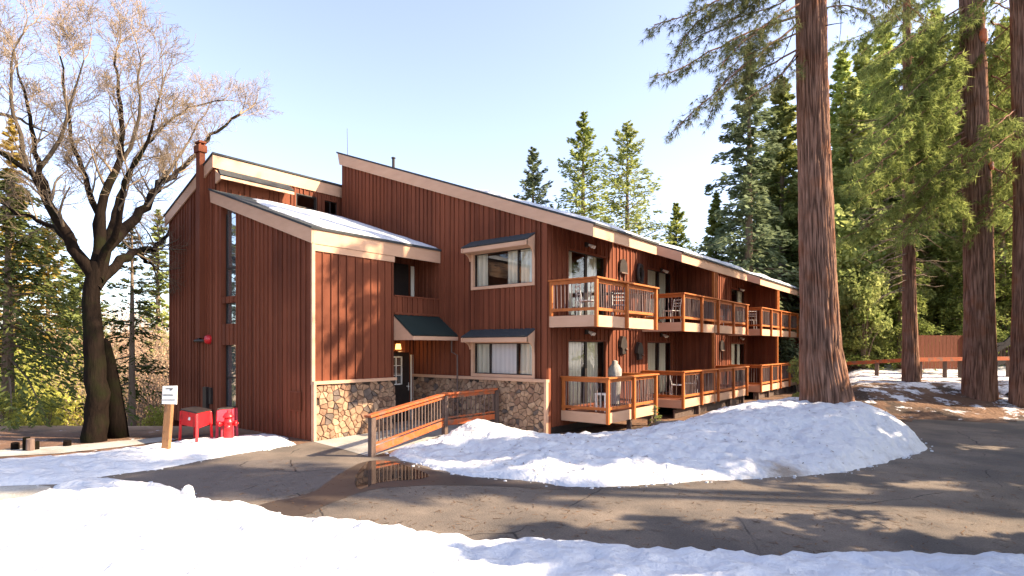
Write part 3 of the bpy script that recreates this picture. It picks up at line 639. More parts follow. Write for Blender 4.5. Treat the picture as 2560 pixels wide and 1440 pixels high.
# ---- entry recess
ER = PL((-5.45,0,0), (0,1,0), (1,0,0)); UR = PL((-5.45,0,0), (0,1,0), (1,0,0))
siding(ER, -1.9, -.02, -.1, 3.2, [(-1.30,-.20,-.1,2.28)], 41)
siding(UR, -1.9, -.02, 3.4, 6.0, [(-1.30,-.22,3.45,5.2)], 42)
mb = MB(); mb.box(-5.56, -4.25, -2.0, -1.9, 3.4, 5.42); mb.box(-5.5, -4.25, -2.0, -1.9, -.1, 3.2); mb.box(-5.54, -4.3, -1.9, -.01, 3.22, 3.42, .3); mb.build('wall', M['siding'], LODGE)
siding(WS, -1.9, -.02, 3.42, 3.97, [], 43, name='parapet')
mb = MB(); pbox(mb, WS, -1.9, -.03, 3.97, 4.01, -.10, .05); pbox(mb, WS, -1.9, -.03, 3.44, 3.50, .021, .05); mb.build('parapet_cap', M['siding'], LODGE)
mb = MB(); pbox(mb, UR, -1.30, -.22, 3.44, 5.2, -.09, -.05, .2); uo = mb.build('balcony_door', M['dark'], LODGE)
mb = MB(); pbox(mb, UR, -.20, -.06, 3.45, 5.15, .041, .06); mb.build('door_trim', M['curtain'], uo)
mb = MB(); pbox(mb, ER, -1.30, -.20, .02, 2.28, -.08, -.04, .5); do = mb.build('entry_door', M['dark'], LODGE)
mb = MB()
a, b, c, e = -1.02, -.52, 1.22, 2.15
for x0, x1, y0, y1 in ((a,a+.035,c,e),(b-.035,b,c,e),(a,b,c,c+.035),(a,b,e-.035,e),((a+b)/2-.012,(a+b)/2+.012,c,e),(a,b,c+.3,c+.32),(a,b,c+.62,c+.64)): pbox(mb, ER, x0, x1, y0, y1, -.035, -.01)
mb.build('window_grid', M['white'], do)
mb = MB(); pbox(mb, ER, a+.035, b-.035, c+.035, e-.035, -.04, -.034); mb.build('pane', M['mirror'], do)
mb = MB(); pbox(mb, ER, -.19, -.09, .02, 2.2, -.02, .045); mb.build('door_edge', M['curtain'], do)
mb = MB(); mb.tube([ER.p(-.30,1.15,-.03), ER.p(-.30,1.15,.06)], [.025,.03], 8); mb.tube([ER.p(-.30,1.02,.05), ER.p(-.30,1.28,.05)], [.012,.012], 8); mb.build('handle', M['white'], do)
# green awning over the entry
aw = MB(); y0, y1 = -1.90, -.03
aw.hexa([(-4.24,y0,3.38),(-3.42,y0,2.78),(-3.42,y1,2.78),(-4.24,y1,3.38),(-4.24,y0,3.43),(-3.38,y0,2.81),(-3.38,y1,2.81),(-4.24,y1,3.43)]); ao = aw.build('entry_awning', M['greenmetal'], LODGE)
mb = MB(); mb.box(-3.43, -3.385, y0, y1, 2.66, 2.775)
mb.add([(-4.24,y0-.005,2.66),(-3.43,y0-.005,2.66),(-3.43,y0-.005,2.77),(-4.24,y0-.005,3.37),(-4.24,y0+.03,2.66),(-3.43,y0+.03,2.66),(-3.43,y0+.03,2.77),(-4.24,y0+.03,3.37)], [(0,1,2,3),(7,6,5,4),(0,4,5,1),(1,5,6,2),(2,6,7,3),(3,7,4,0)])
mb.build('awning_trim', M['tan'], ao)
mb = MB(); mb.box(-4.2, -3.44, y0+.04, y1, 2.70, 2.72, .2); mb.build('awning_soffit', M['backing'], ao)
# downpipe
mb = MB(); mb.tube([(-3.55,-.16,2.66),(-3.55,-.16,2.3),(-3.30,-.16,2.2),(-3.30,-.16,.2)], [.025]*4, 8, .9); mb.build('downpipe', M['oldwood'], LODGE)
# ---- bay-window awnings and window units on the gable wall
def bay_awning(s0, s1, zw, zf, drop, d=.42):
    mb = MB(); mb.hexa([FR.p(s0-.04,zw,.02), FR.p(s1,zw,.02), FR.p(s1,zf,d), FR.p(s0-.04,zf,d), FR.p(s0-.02,zw+.04,.02), FR.p(s1+.02,zw+.04,.02), FR.p(s1+.02,zf+.03,d+.03), FR.p(s0-.07,zf+.03,d+.03)])
    o = mb.build('window_awning', M['shingle'], LODGE); mb = MB()
    pbox(mb, FR, s0-.04, s1, zf-.13, zf-.001, d-.04, d)
    for s in (s0-.04, s1-.04):     # curved bracket cheeks
        dr = drop if s > s0 else .22
        pr = [(0, zw-.01), (d, zf-.01), (d, zf-.13)]
        for k in range(7):
            an = math.pi/2*k/6; pr.append((.04+(d-.10)*(1-math.sin(an)), zf-.13-dr*(1-math.cos(an))))
        pr.append((0, zf-.13-dr)); k = len(pr)
        mb.add([FR.p(s,z,y+.045) for y, z in pr]+[FR.p(s+.04,z,y+.045) for y, z in pr], [tuple(range(k)), tuple(range(2*k-1,k-1,-1))]+[(i,k+i,k+(i+1)%k,(i+1)%k) for i in range(k)])
    pbox(mb, FR, s0, s1-.04, zf-.135, zf-.125, .05, d-.05)
    mb.build('awning_trim', M['tan'], o); return o
bay_awning(-2.82, -.39, 5.66, 5.43, .32); bay_awning(-2.82, -.39, 2.95, 2.73, .32)
window(FR, *WU, .07, fmat='tan', frame=.09, bars=(-1.05,), curtains=[(-2.72,-2.25,'curtain',None),(-1.52,-1.07,'curtain',None),(-1.0,-.5,'curtain',None)], name='window')
window(FR, *WLo, .07, fmat='tan', frame=.09, bars=(-2.12,-1.08), curtains=[(-2.72,-2.15,'curtain',None),(-2.10,-1.1,'blind',None),(-1.04,-.5,'curtain',None)], name='window')
# ---- roofs
def slab(mb, x0, x1, y0, y1, zt, th, tint=.5):
    mb.hexa([(x0,y0,zt(x0)-th),(x1,y0,zt(x1)-th),(x1,y1,zt(x1)-th),(x0,y1,zt(x0)-th),(x0,y0,zt(x0)),(x1,y0,zt(x1)),(x1,y1,zt(x1)),(x0,y1,zt(x0))], tint)
SEC = [(-.06, 3.76), (5.80, 12.95), (15.0, 22.15), (24.2, YE)]
rt = lambda X: mtop(X)+.045
mb = MB(); slab(mb, -9.72, .14, -.10, YE, rt, .06)
for a, b in SEC: slab(mb, .14, 1.60, a-.04, b+.04, rt, .06)
RO = mb.build('roof', M['shingle'], LODGE)
mb = MB(); slab(mb, -9.6, -.13, .02, YE-.1, lambda X: mtop(X)-.06, .12)
for a, b in SEC: slab(mb, -.13, 1.45, a+.06, b-.02, lambda X: mtop(X)-.06, .16, .3)
mb.build('soffit', M['siding'], RO)
mb = MB()
# rake board of the gable: long sloping fascia with a slanted upper end
def rake(mb, y, x0, x1, zf, h0, h1, th=.045, lean=.0):
    mb.hexa([(x0+lean,y-th,zf(x0+lean)-h0),(x1,y-th,zf(x1)-h1),(x1,y,zf(x1)-h1),(x0+lean,y,zf(x0+lean)-h0),(x0,y-th,zf(x0)-.016),(x1,y-th,zf(x1)-.016),(x1,y,zf(x1)-.016),(x0,y,zf(x0)-.016)])
rake(mb, -.045, -9.66, 1.53, mtop, .42, .34, lean=.12)
for a, b in SEC[1:]: rake(mb, a, .16, 1.53, mtop, .34, .34)
for a, b in SEC:
    mb.box(1.485, 1.53, a+.001, b, 5.34, 5.66)
    mb.hexa([(.16,b-.04,mtop(.16)-.34),(1.48,b-.04,mtop(1.48)-.34),(1.48,b,mtop(1.48)-.34),(.16,b,mtop(.16)-.34),(.16,b-.04,mtop(.16)-.02),(1.48,b-.04,mtop(1.48)-.02),(1.48,b,mtop(1.48)-.02),(.16,b,mtop(.16)-.02)])
mb.box(.10, .14, 3.77, 5.74, mtop(.14)-.36, mtop(.14)-.02); mb.box(.10, .14, 12.97, 14.94, mtop(.14)-.36, mtop(.14)-.02)
mb.build('fascia', M['tan'], RO)
# roof A (low shed of the wing) and roof B (high shed)
mb = MB(); slab(mb, -9.98, -4.14, -4.72, -.02, lambda x: atop(x)+.05, .06); RA = mb.build('roof', M['shingle'], LODGE)
mb = MB(); slab(mb, -9.7, -4.30, -4.5, -.03, lambda x: atop(x)-.04, .12); mb.build('soffit', M['siding'], RA)
mb = MB(); rake(mb, -4.645, -9.95, -4.185, atop, .38, .40, lean=.06)
mb.box(-4.225, -4.182, -4.642, -.03, 5.16, atop(-4.18)-.016+.0)
mb.build('fascia', M['tan'], RA)
mb = MB(); mb.box(-4.25, -4.20, -4.60, -1.9, 4.98, 5.155); mb.build('frieze_board', M['tan'], RA)
mb = MB(); slab(mb, -13.5, -9.70, -4.72, 8, lambda x: btop(x)+.05, .06); RB = mb.build('roof', M['shingle'], LODGE)
mb = MB(); slab(mb, -13.2, -9.85, -4.5, 7.9, lambda x: btop(x)-.04, .14); mb.build('soffit', M['siding'], RB)
mb = MB(); rake(mb, -4.645, -13.45, -9.78, btop, .38, .40); mb.box(-9.78, -9.735, -4.69, .28, 8.20, btop(-9.735)-.016); mb.build('fascia', M['tan'], RB)
# clerestory awning
mb = MB(); mb.hexa([(-9.76,-4.50,8.17),(-9.40,-4.60,7.90),(-9.40,-2.05,7.90),(-9.76,-2.05,8.17),(-9.76,-4.50,8.215),(-9.36,-4.62,7.93),(-9.36,-2.05,7.93),(-9.76,-2.05,8.215)]); ao = mb.build('clerestory_awning', M['shingle'], LODGE)
mb = MB(); mb.box(-9.43, -9.385, -4.6, -2.05, 7.80, 7.895)
mb.add([(-9.76,-4.60,7.70),(-9.43,-4.60,7.80),(-9.43,-4.60,7.895),(-9.76,-4.60,8.14),(-9.76,-4.55,7.70),(-9.43,-4.55,7.80),(-9.43,-4.55,7.895),(-9.76,-4.55,8.14)], [(0,1,2,3),(7,6,5,4),(0,4,5,1),(1,5,6,2),(2,6,7,3),(3,7,4,0)])
mb.build('awning_trim', M['tan'], ao)
# duct chase, alarm bell, utility boxes, vent grille, roof vent, aerial
mb = MB(); mb.box(-10.63, -10.36, -4.82, -4.645, 2.75, 9.0, .30); mb.box(-10.68, -10.31, -4.87, -4.60, 8.80, 9.02, .25); mb.box(-10.66, -10.33, -4.85, -4.62, 9.10, 9.16, .2)
for a in ((-10.61,-4.8),(-10.38,-4.8),(-10.61,-4.66),(-10.38,-4.66)): mb.box(a[0]-.02, a[0]+.02, a[1]-.02, a[1]+.02, 9.0, 9.12)
mb.build('flue_chase', M['siding'], LODGE)
mb = MB(); pbox(mb, WF, -10.80, -10.70, 2.65, 6.9, .0, .09); mb.tube([WF.p(-10.85,2.66,.15), WF.p(-10.15,2.66,.15)], [.05,.05], 8); mb.build('conduit', M['dark'], LODGE)
mb = MB(); mb.tube([WF.p(-10.05,2.70,.03), WF.p(-10.05,2.70,.10), WF.p(-10.05,2.70,.17), WF.p(-10.05,2.70,.21)], [.15,.15,.12,.03], 16); mb.build('alarm_bell', M['red'], LODGE, smooth=False)
mb = MB(); pbox(mb, WF, -10.36, -10.12, .42, 1.16, .02, .13); pbox(mb, WF, -10.02, -9.88, .62, 1.15, .02, .09); pbox(mb, WF, -9.93, -9.83, .30, .44, .02, .16); mb.build('meter_box', M['dark'], LODGE)
mb = MB(); pbox(mb, WF, -5.30, -4.76, .72, 1.26, .03, .055)
for k in range(9): pbox(mb, WF, -5.27+k*.06, -5.24+k*.06, .75, 1.23, .055, .075)
mb.build('vent_grille', M['siding'], LODGE)
mb = MB(); p = at(952, 401, 21.6); mb.tube([(p[0],p[1]+.6,p[2]-.5),(p[0],p[1]+.6,p[2]+.22)], [.055,.055], 10); mb.tube([(p[0],p[1]+.6,p[2]+.22),(p[0],p[1]+.6,p[2]+.26)], [.08,.08], 10); mb.build('vent_pipe', M['dark'], LODGE)
mb = MB(); p = at(869, 388, 23.2); mb.tube([(p[0],p[1],p[2]-.8),(p[0],p[1],p[2]+.0),(p[0]-.03,p[1],p[2]+1.07)], [.012,.012,.008], 6); mb.build('aerial', M['dark'], LODGE)
# ---- snow on the roofs
def roofsnow(x0, x1, y0, y1, zt, seed, th=.10, nx=46, ny=46, parent=None, lo=None):
    v = []; gx = np.linspace(x0, x1, nx); gy = np.linspace(y0, y1, ny)
    for i, x in enumerate(gx):
        for j, y in enumerate(gy):
            ed = min(i, nx-1-i, j, ny-1-j); n_ = noise.fractal(Vector((x*.9+seed, y*.9, seed)), 1, 2, 4)
            yy = y
            e = min(1, ed/4)**.6; h = th*e*(1+.7*n_)+(-.03 if ed == 0 else 0)
            if lo: h = min(h, lo(x, y+n_*.25)*th*1.3)
            v.append((x, yy, zt(x)+.05+h))
    f = [(i*ny+j, (i+1)*ny+j, (i+1)*ny+j+1, i*ny+j+1) for i in range(nx-1) for j in range(ny-1)]
    return mesh_obj('roof_snow', np.array(v), f, M['snow'], parent, np.full(len(v), .1), True)
roofsnow(-9.4, -4.16, -4.35, -.06, lambda x: atop(x), 2.2, .06, parent=RA, lo=lambda x, y: min(1, max(-.6, (y-(-4.35+max(0, (-6.5-x))*.28))*3.5)))
roofsnow(-3.0, 1.50, .12, 3.7, mtop, 5.1, .08, parent=RO); roofsnow(-3.0, .1, 3.7, YE, mtop, 7.1, .09, parent=RO, ny=120)
for k, (a, b) in enumerate(SEC[1:]): roofsnow(-.2, 1.56, a+.02, b-.02, mtop, 9.1+k, .09, parent=RO)
roofsnow(-13.3, -10.0, -4.5, 3, lambda x: btop(x), 15.1, .05, parent=RB)
# ---- privacy walls and tall posts
for y in (9.12, 18.22, 27.2):
    for z0, z1 in ((.62, 3.0), (3.32, 5.62)):
        pw = PL((0, y, 0), (1,0,0), (0,-1,0))
        siding(pw, .03, 1.42, z0, z1, [], int(y*10+z0), name='privacy_wall', back=.10, wide=(.13,.17), narrow=.02)
    mb = MB(); mb.box(1.40, 1.50, y-.13, y-.03, .3, 5.4); mb.box(1.40, 1.49, y+.14, y+.23, 3.3, 5.4); mb.build('post', M['deckwood'], LODGE)
# ---- balconies
rnd = random.Random(77)
def balcony(y0, y1, posts, level, seed):
    rnd = random.Random(seed); zb, zt = ((.36,.645),(3.00,3.305))[level]; rail = (1.63, 4.31)[level]; mid = (.80, 3.51)[level]
    X1 = 1.51; mb = MB(); x = .03
    mb.box(.045, X1-.05, y0+.05, y1-.05, zt-.06, zt-.02, .4); mb.box(.045, X1-.06, y0+.06, y1-.06, zb+.02, zt-.062, .15)
    bo = mb.build('balcony', M['siding'], LODGE)
    mb = MB(); mb.box(X1-.05, X1-.01, y0+.01, y1-.01, zb, zt)
    mb.box(.045, X1-.052, y0+.01, y0+.05, zb, zt); mb.box(.045, X1-.052, y1-.05, y1-.01, zb, zt); mb.build('deck_fascia', M['tan'], bo)
    for y in posts:
        m_ = MB(); m_.box(X1-.012, X1+.075, y-.045, y+.045, zb-.01, rail-.045, rnd.uniform(.35,.65)); m_.build('post', M['deckwood'], bo, bevel=.006)
    for (yy) in (y0, y1):
        m_ = MB(); m_.box(.07, .15, yy-.0 if yy == y0 else yy-.08, yy+.08 if yy == y0 else yy, zt, rail-.045, .5); m_.build('post', M['deckwood'], bo, bevel=.006)
    rr = MB()
    rr.box(X1-.07, X1+.11, y0-.04, y1+.05, rail-.044, rail, .55); rr.box(.05, X1-.07, y0-.04, y0+.11, rail-.044, rail-.001, .5); rr.box(.05, X1-.07, y1-.1, y1+.05, rail-.044, rail-.001, .5)
    rr.box(X1-.055, X1-.014, y0, y1, rail-.15, rail-.046, .45); rr.box(.05, X1-.056, y0+.012, y0+.05, rail-.15, rail-.046, .4); rr.box(.05, X1-.056, y1-.05, y1-.012, rail-.15, rail-.046, .4)
    rr.box(X1-.055, X1-.014, y0, y1, mid-.08, mid, .6); rr.box(.05, X1-.056, y0+.012, y0+.05, mid-.08, mid, .5); rr.box(.05, X1-.056, y1-.05, y1-.012, mid-.08, mid, .5)
    rr.build('railing', M['deckwood'], bo, bevel=.004)
    bb = MB()
    def bal(a, b):
        t = rnd.random(); n_ = rnd.uniform(-.012,.012)
        bb.beam((a[0],a[1],mid), (b[0]+n_,b[1]+n_,rail-.14), .019, .019, t)
    s = y0+.1
    while s < y1-.08: bal((X1-.035, s, 0), (X1-.035, s, 0)); s += rnd.uniform(.10,.135)
    for yy in (y0+.03, y1-.03):
        s = .2
        while s < X1-.1: bal((s, yy, 0), (s, yy, 0)); s += rnd.uniform(.10,.135)
    bb.build('baluster', M['baluster'], bo)
    return bo
balcony(0.0, 3.73, [.045, 1.76, 3.69], 1, 1); balcony(.62, 3.73, [.665, 2.2, 3.69], 0, 2)
for k, y in enumerate((5.80, 14.98, 24.2)):
    e = 7.15 if k < 2 else 3.1; ps = [y+.045, y+1.78, y+3.52, y+5.33, y+e-.045] if k < 2 else [y+.045, y+1.6, y+3.0]
    balcony(y, y+e, ps, 1, 10+k); balcony(y, y+e, ps, 0, 20+k)
# supports under the low decks
mb = MB()
for y in (2.2, 3.6, 7.6, 11.1, 12.8, 15.1, 16.8, 20.3, 22.0): mb.box(1.30, 1.42, y, y+.12, -.2, .37, .3)
for s in (0,): 
    mb.box(1.20, 1.26, 15.0, 22.1, -.1, .36, .15); mb.box(1.20, 1.26, 5.8, 12.9, -.1, .30, .12)
mb.build('deck_support', M['oldwood'], LODGE)
# ---- flood lights over the doors
for i, y in enumerate((2.06, 8.0-.55, 11.2, 16.7, 20.3)):
    for lv, z in ((0, 2.86), (1, 5.52 if i == 0 else 5.30)):
        mb = MB(); pbox(mb, SD, y-.13, y+.02, z-.02, z+.12, .03, .09); fx = mb.build('flood_light', M['dark'], LODGE)
        mb = MB()
        for q in (0, .12): mb.tube([SD.p(y+.02+q, z+.06, .09), SD.p(y+.03+q, z+.02, .16), SD.p(y+.03+q, z-.02, .22)], [.03,.045,.055], 10, .6)
        mb.build('bulb', M['white'], fx)
# ---- entry lamp (lit)
mb = MB(); c = ER.p(-.82, 2.40, .14); mb.lathe((c[0],c[1],c[2]), [(.05,-.02),(.10,-.02),(.075,.16),(.04,.16)], 12); lo = mb.build('entry_lamp', M['lamp'], LODGE)
mb = MB(); mb.tube([ER.p(-.82,2.62,.02), ER.p(-.82,2.62,.14), ER.p(-.82,2.56,.14)], [.015]*3, 6); mb.box(c[0]-.12, c[0]+.12, c[1]-.12, c[1]+.12, 2.30, 2.325); mb.build('bracket', M['dark'], lo)
pl_ = bpy.data.lights.new('entry_lamp_light', 'POINT'); po = bpy.data.objects.new('entry_lamp_light', pl_); COL.objects.link(po); po.parent = LODGE
pl_.energy = 2.5; pl_.color = (1,.6,.25); pl_.shadow_soft_size = .06; po.location = (c[0]+.16, c[1], c[2]-.05)
# ------------------------------------------------------------------ ramp railing
def prism(mb, pts, z0, z1, tint=.5):
    k = len(pts); mb.add([(p[0],p[1],z0) for p in pts]+[(p[0],p[1],z1) for p in pts], [tuple(range(k-1,-1,-1)), tuple(range(k,2*k))]+[(i,(i+1)%k,k+(i+1)%k,k+i) for i in range(k)], tint)
P1 = gp(930, 1142); P2 = at(1112, 1088, 16.0); P2[2] = .06; P3 = at(1240, 1062, 17.0); P3[2] = .12
RR = empty('ramp_railing', P1, 'orange capped timber railing with dark balusters along the entry ramp', 'railing')
T = [np.array([p[0], p[1], z]) for p, z in ((P1, .93), (P2, 1.17), (P3, 1.24))]
for i, (p, t) in enumerate(zip((P1, P2, P3), T)):
    mb = MB(); mb.beam((p[0], p[1], -.05), (t[0], t[1], t[2]-.05), .13, .13, (.45,.6,.2)[i]); mb.build('post', M['oldwood'], RR, bevel=.008)
M['railcap'] = surf('worn_rail_paint', (.34,.072,.020), (.43,.11,.032), .6, 6, (1,1,1), bump=.3, bscale=25, tintamt=.25, c3=(.22,.10,.06), c3scale=5, c3lo=.5, c3hi=.6)
mb = MB(); d = (T[1]-T[0]); d /= np.linalg.norm(d)
mb.beam(T[0]-d*.16, T[1]+d*.12, .19, .05, .6); mb.beam(T[1], T[2], .19, .05, .35); 
mb.beam(T[0]+np.array([0,0,-.08]), T[1]+np.array([0,0,-.08]), .045, .10, .35); mb.beam(T[1]+np.array([0,0,-.08]), T[2]+np.array([0,0,-.08]), .045, .10, .2)
mb.build('handrail', M['railcap'], RR, bevel=.008)
def low(i, f, h): 
    a, b = ((P1, P2), (P2, P3))[i]; A, B = (T[0], T[1]) if i == 0 else (T[1], T[2]); q = a*(1-f)+b*f; top = A*(1-f)+B*f
    return np.array([q[0], q[1], top[2]-h])
mb = MB()
for i in (0, 1):
    mb.beam(low(i, .02, .80), low(i, .98, .80), .045, .15, .7)
    mb.beam(low(i, .02, .66), low(i, .98, .66), .05, .045, .2)
mb.build('kickboard', M['railcap'], RR, bevel=.005)
mb = MB(); rnd = random.Random(3)
for i, n in ((0, 21), (1, 11)):
    for k in range(n):
        f = (k+.7)/(n+.4); a = low(i, f, .65); b = low(i, f, .06); mb.beam(a, b, .026, .026, rnd.random())
mb.build('baluster', M['oldwood'], RR)
# ------------------------------------------------------------------ sign, tables, hydrant
p0 = gp(414, 1133); p1 = at(424, 1005, 13.55); SG = empty('sign_post', p0, 'small white notice board nailed to a short leaning timber post beside the red tables', 'sign')
mb = MB(); 
def post_pts(c, w, t): return [(c[0]-w*RIGHT[0]-t*VIEW[0], c[1]-w*RIGHT[1]-t*VIEW[1], c[2]), (c[0]+w*RIGHT[0]-t*VIEW[0], c[1]+w*RIGHT[1]-t*VIEW[1], c[2]), (c[0]+w*RIGHT[0]+t*VIEW[0], c[1]+w*RIGHT[1]+t*VIEW[1], c[2]), (c[0]-w*RIGHT[0]+t*VIEW[0], c[1]-w*RIGHT[1]+t*VIEW[1], c[2])]
mb.hexa(post_pts((p0[0],p0[1],-.05), .082, .06)+post_pts(p1+np.array([0,0,.05]), .085, .06), .5); mb.build('post', M['post'], SG, bevel=.012)
p2 = at(425, 988, 13.45); mb = MB(); n_ = MB()
def face(c, dx, dz, dv): return c+RIGHT*dx+np.array([0,0,dz])+VIEW*dv
mb.hexa([face(p2,-.175,-.20,-.03), face(p2,.165,-.21,-.03), face(p2,.165,-.21,0), face(p2,-.175,-.20,0), face(p2,-.155,.21,-.03), face(p2,.175,.22,-.03), face(p2,.175,.22,0), face(p2,-.155,.21,0)], .5)
mb.build('board', M['white'], SG, bevel=.004)
for (x0, x1, z, h) in ((-.08,.09,.155,.014),(.01,.07,.135,.012),(-.15,.08,.015,.008),(-.14,.09,.0,.008),(-.16,.13,-.105,.012),(.03,.05,.12,.02)):
    n_.hexa([face(p2,x0,z-h/2,-.034), face(p2,x1,z-h/2,-.034), face(p2,x1,z-h/2,-.031), face(p2,x0,z-h/2,-.031), face(p2,x0,z+h/2,-.034), face(p2,x1,z+h/2,-.034), face(p2,x1,z+h/2,-.031), face(p2,x0,z+h/2,-.031)], .2)
n_.build('writing', M['dark'], SG)

def red_table(A, B, C, h, apron, mat, label, decal):
    """A, B, C: front-left, front, right floor corners; legs splay slightly, deep metal aprons"""
    A, B, C = [np.array(q, dtype=float) for q in (A, B, C)]; D = A+C-B; cen = (A+C)/2
    o = empty('bar_table', cen, label, 'table', 'red metal tables against the wing')
    cs = [A, B, C, D]; up = np.array([0, 0, 1.0])
    tops = [c+(cen-c)*.10+up*h for c in cs]
    for c, t in zip(cs, tops):
        mb = MB(); mb.beam(c-up*.03, t-up*.02, .055, .055, .5); mb.build('leg', M[mat], o, bevel=.006)
    mb = MB()
    for i in range(4):
        a, b = tops[i], tops[(i+1) % 4]; d = (b-a)/np.linalg.norm(b-a); nn = np.cross(d, up)*.012
        a2, b2 = a+d*.03, b-d*.03
        mb.hexa([a2-nn-up*apron, b2-nn-up*(apron*.92), b2+nn-up*(apron*.92), a2+nn-up*apron, a2-nn, b2-nn, b2+nn, a2+nn], .5)
    mb.build('apron', M[mat], o)
    mb = MB(); ext = [cen+up*(h+.0)+(t-up*h-cen)*1.06 for t in tops]; mb.hexa([e+up*0 for e in ext]+[e+up*.035 for e in ext], .7); mb.build('tabletop', M['dark'], o, bevel=.006)
    if decal:
        mb = MB(); a, b = tops[0], tops[1]; d = (b-a)/np.linalg.norm(b-a); nn = -np.cross(up, d); q = (a*.42+b*.58)
        if nn@VIEW > 0: nn = -nn
        q = q+nn*.016
        mb.hexa([q-d*.09-up*.20, q+d*.07-up*.20, q+d*.07-up*.20+nn*.004, q-d*.09-up*.20+nn*.004, q-d*.04-up*.13, q+d*.07-up*.12, q+d*.07-up*.12+nn*.004, q-d*.04-up*.13+nn*.004], .5)
        mb.build('decal', M['white'], o)
    return o
q0 = at(449, 1106, 15.1); q1 = gp(492, 1119); q2 = gp(530, 1106); 
for q in (q0, q1, q2): q[2] = 0.03
red_table(q0, q1, q2, .79, .37, 'red', 'bright red metal table with deep aprons and a white decal, next to the sign post', True)
r0 = q2+np.array([.10,.02,0]); r1 = at(536, 1104, 15.0); r1 = q2+RIGHT*.12; r2 = r1+RIGHT*.27+VIEW*.30; r0 = r1+VIEW*.45-RIGHT*.1
for q in (r0, r1, r2): q[2] = .03
red_table(r0, r1, r2, .80, .36, 'redfade', 'faded dull red metal table between the bright table and the hydrant', False)
hy = gp(571, 1108); HY = empty('fire_hydrant', hy, 'red cast iron fire hydrant standing in the snow by the wing wall', 'hydrant')
h3 = (hy[0], hy[1], 0.0)
mb = MB(); mb.lathe(h3, [(.17,-.05),(.17,.04),(.13,.06),(.115,.10),(.105,.50),(.12,.52),(.12,.56),(.095,.58),(.10,.66)], 20); mb.build('barrel', M['red'], HY, True)
mb = MB(); mb.lathe((h3[0],h3[1],.66), [(.13,0),(.13,.035),(.11,.06),(.08,.11),(.035,.135),(.035,.18),(.01,.185)], 20); mb.build('bonnet', M['red'], HY, True)
for an, L_ in ((math.pi+.35, .24), (.35, .20), (-1.2, .22)):
    dx, dy = math.cos(an+TH), math.sin(an+TH); mb = MB(); z = .50 if an > 0 else .42
    mb.tube([(h3[0]+dx*.06,h3[1]+dy*.06,z),(h3[0]+dx*L_*.75,h3[1]+dy*L_*.75,z),(h3[0]+dx*L_*.76,h3[1]+dy*L_*.76,z),(h3[0]+dx*L_,h3[1]+dy*L_,z)], [.055,.055,.075,.07], 12); mb.tube([(h3[0]+dx*L_,h3[1]+dy*L_,z),(h3[0]+dx*(L_+.04),h3[1]+dy*(L_+.04),z)], [.022,.022], 5); mb.build('nozzle', M['red'], HY, True)
# ------------------------------------------------------------------ things on the balconies
def cafe_chair(x, y, z, rot, label, mat='white'):
    o = empty('patio_chair', (x, y, z), label, 'chair', 'chairs on the balconies'); c, s = math.cos(rot), math.sin(rot)
    def R(a, b, h): return (x+a*c-b*s, y+a*s+b*c, z+h)
    mb = MB()
    for a, b in ((-.2,-.2),(.2,-.2)): mb.tube([R(a*1.1,b*1.1,0), R(a,b,.44)], [.013,.012], 6)
    for a, b in ((-.2,.2),(.2,.2)): mb.tube([R(a*1.1,b*1.2,0), R(a,b,.45), R(a,b+.07,.88)], [.013,.012,.012], 6)
    mb.build('frame', M[mat], o); mb = MB(); mb.hexa([R(-.22,-.22,.43),R(.22,-.22,.43),R(.22,.2,.43),R(-.22,.2,.43),R(-.22,-.22,.455),R(.22,-.22,.455),R(.22,.2,.455),R(-.22,.2,.455)]); mb.build('seat', M[mat], o, bevel=.006)
    mb = MB()
    for h in (.62, .72, .84): mb.tube([R(-.2,.205+(h-.45)*.16,h), R(.2,.205+(h-.45)*.16,h)], [.016,.016], 6)
    mb.build('backrest', M[mat], o); return o
cafe_chair(.82, .75, 3.30, 2.4, 'white metal chair at the near corner of the first upper balcony')
cafe_chair(.70, 2.9, 3.30, .6, 'white metal chair at the far end of the first upper balcony')
cafe_chair(.85, 6.5, 3.30, -.5, 'white metal chair on the middle upper balcony by its near corner')
cafe_chair(.80, 11.2, 3.30, .8, 'white metal chair at the far half of the middle upper balcony')
cafe_chair(.9, 15.6, 3.30, -2.6, 'pale metal chair at the near corner of the third upper balcony')
cafe_chair(.85, 7.0, .64, 2.0, 'white metal chair on the middle lower balcony near its left corner')
cafe_chair(.85, 8.2, .64, -1.0, 'white metal chair on the middle lower balcony beside the partition')
mb = MB()
BT = empty('patio_table', (.75, 1.75, 3.30), 'small round dark topped table on the first upper balcony', 'table')
mb = MB(); mb.lathe((.75,1.75,3.30), [(.35,.70),(.36,.71),(.35,.73)], 20); mb.build('tabletop', M['dark'], BT)
mb = MB(); mb.lathe((.75,1.75,3.30), [(.2,0),(.18,.03),(.03,.05),(.03,.70)], 12); mb.build('pedestal', M['dark'], BT)
# covered pale urn shape behind the lower railing
GR = empty('covered_grill', (.45, 3.05, .64), 'pale grey draped cover over a round grill on the lower balcony rail side', 'grill')
mb = MB(); prof = [(.16,.0),(.17,.35),(.19,.8),(.21,.98),(.20,1.12),(.13,1.25),(.08,1.29),(.09,1.36),(.03,1.40)]
ns = 22; vs = []
for r_, z in prof:
    for k in range(ns):
        an = 2*math.pi*k/ns; rr = r_*(1+.07*math.sin(an*7+z*3)); vs.append((.45+rr*math.cos(an), 3.05+rr*math.sin(an), .64+z))
mb.add(vs, [(i*ns+k, i*ns+(k+1)%ns, (i+1)*ns+(k+1)%ns, (i+1)*ns+k) for i in range(len(prof)-1) for k in range(ns)]+[tuple(range((len(prof)-1)*ns, len(prof)*ns))], .3); mb.build('cover', M['cover'], GR, True)
mb = MB(); mb.lathe((.45,3.05,.62), [(.17,.0),(.17,.06)], 12); mb.build('base', M['dark'], GR)
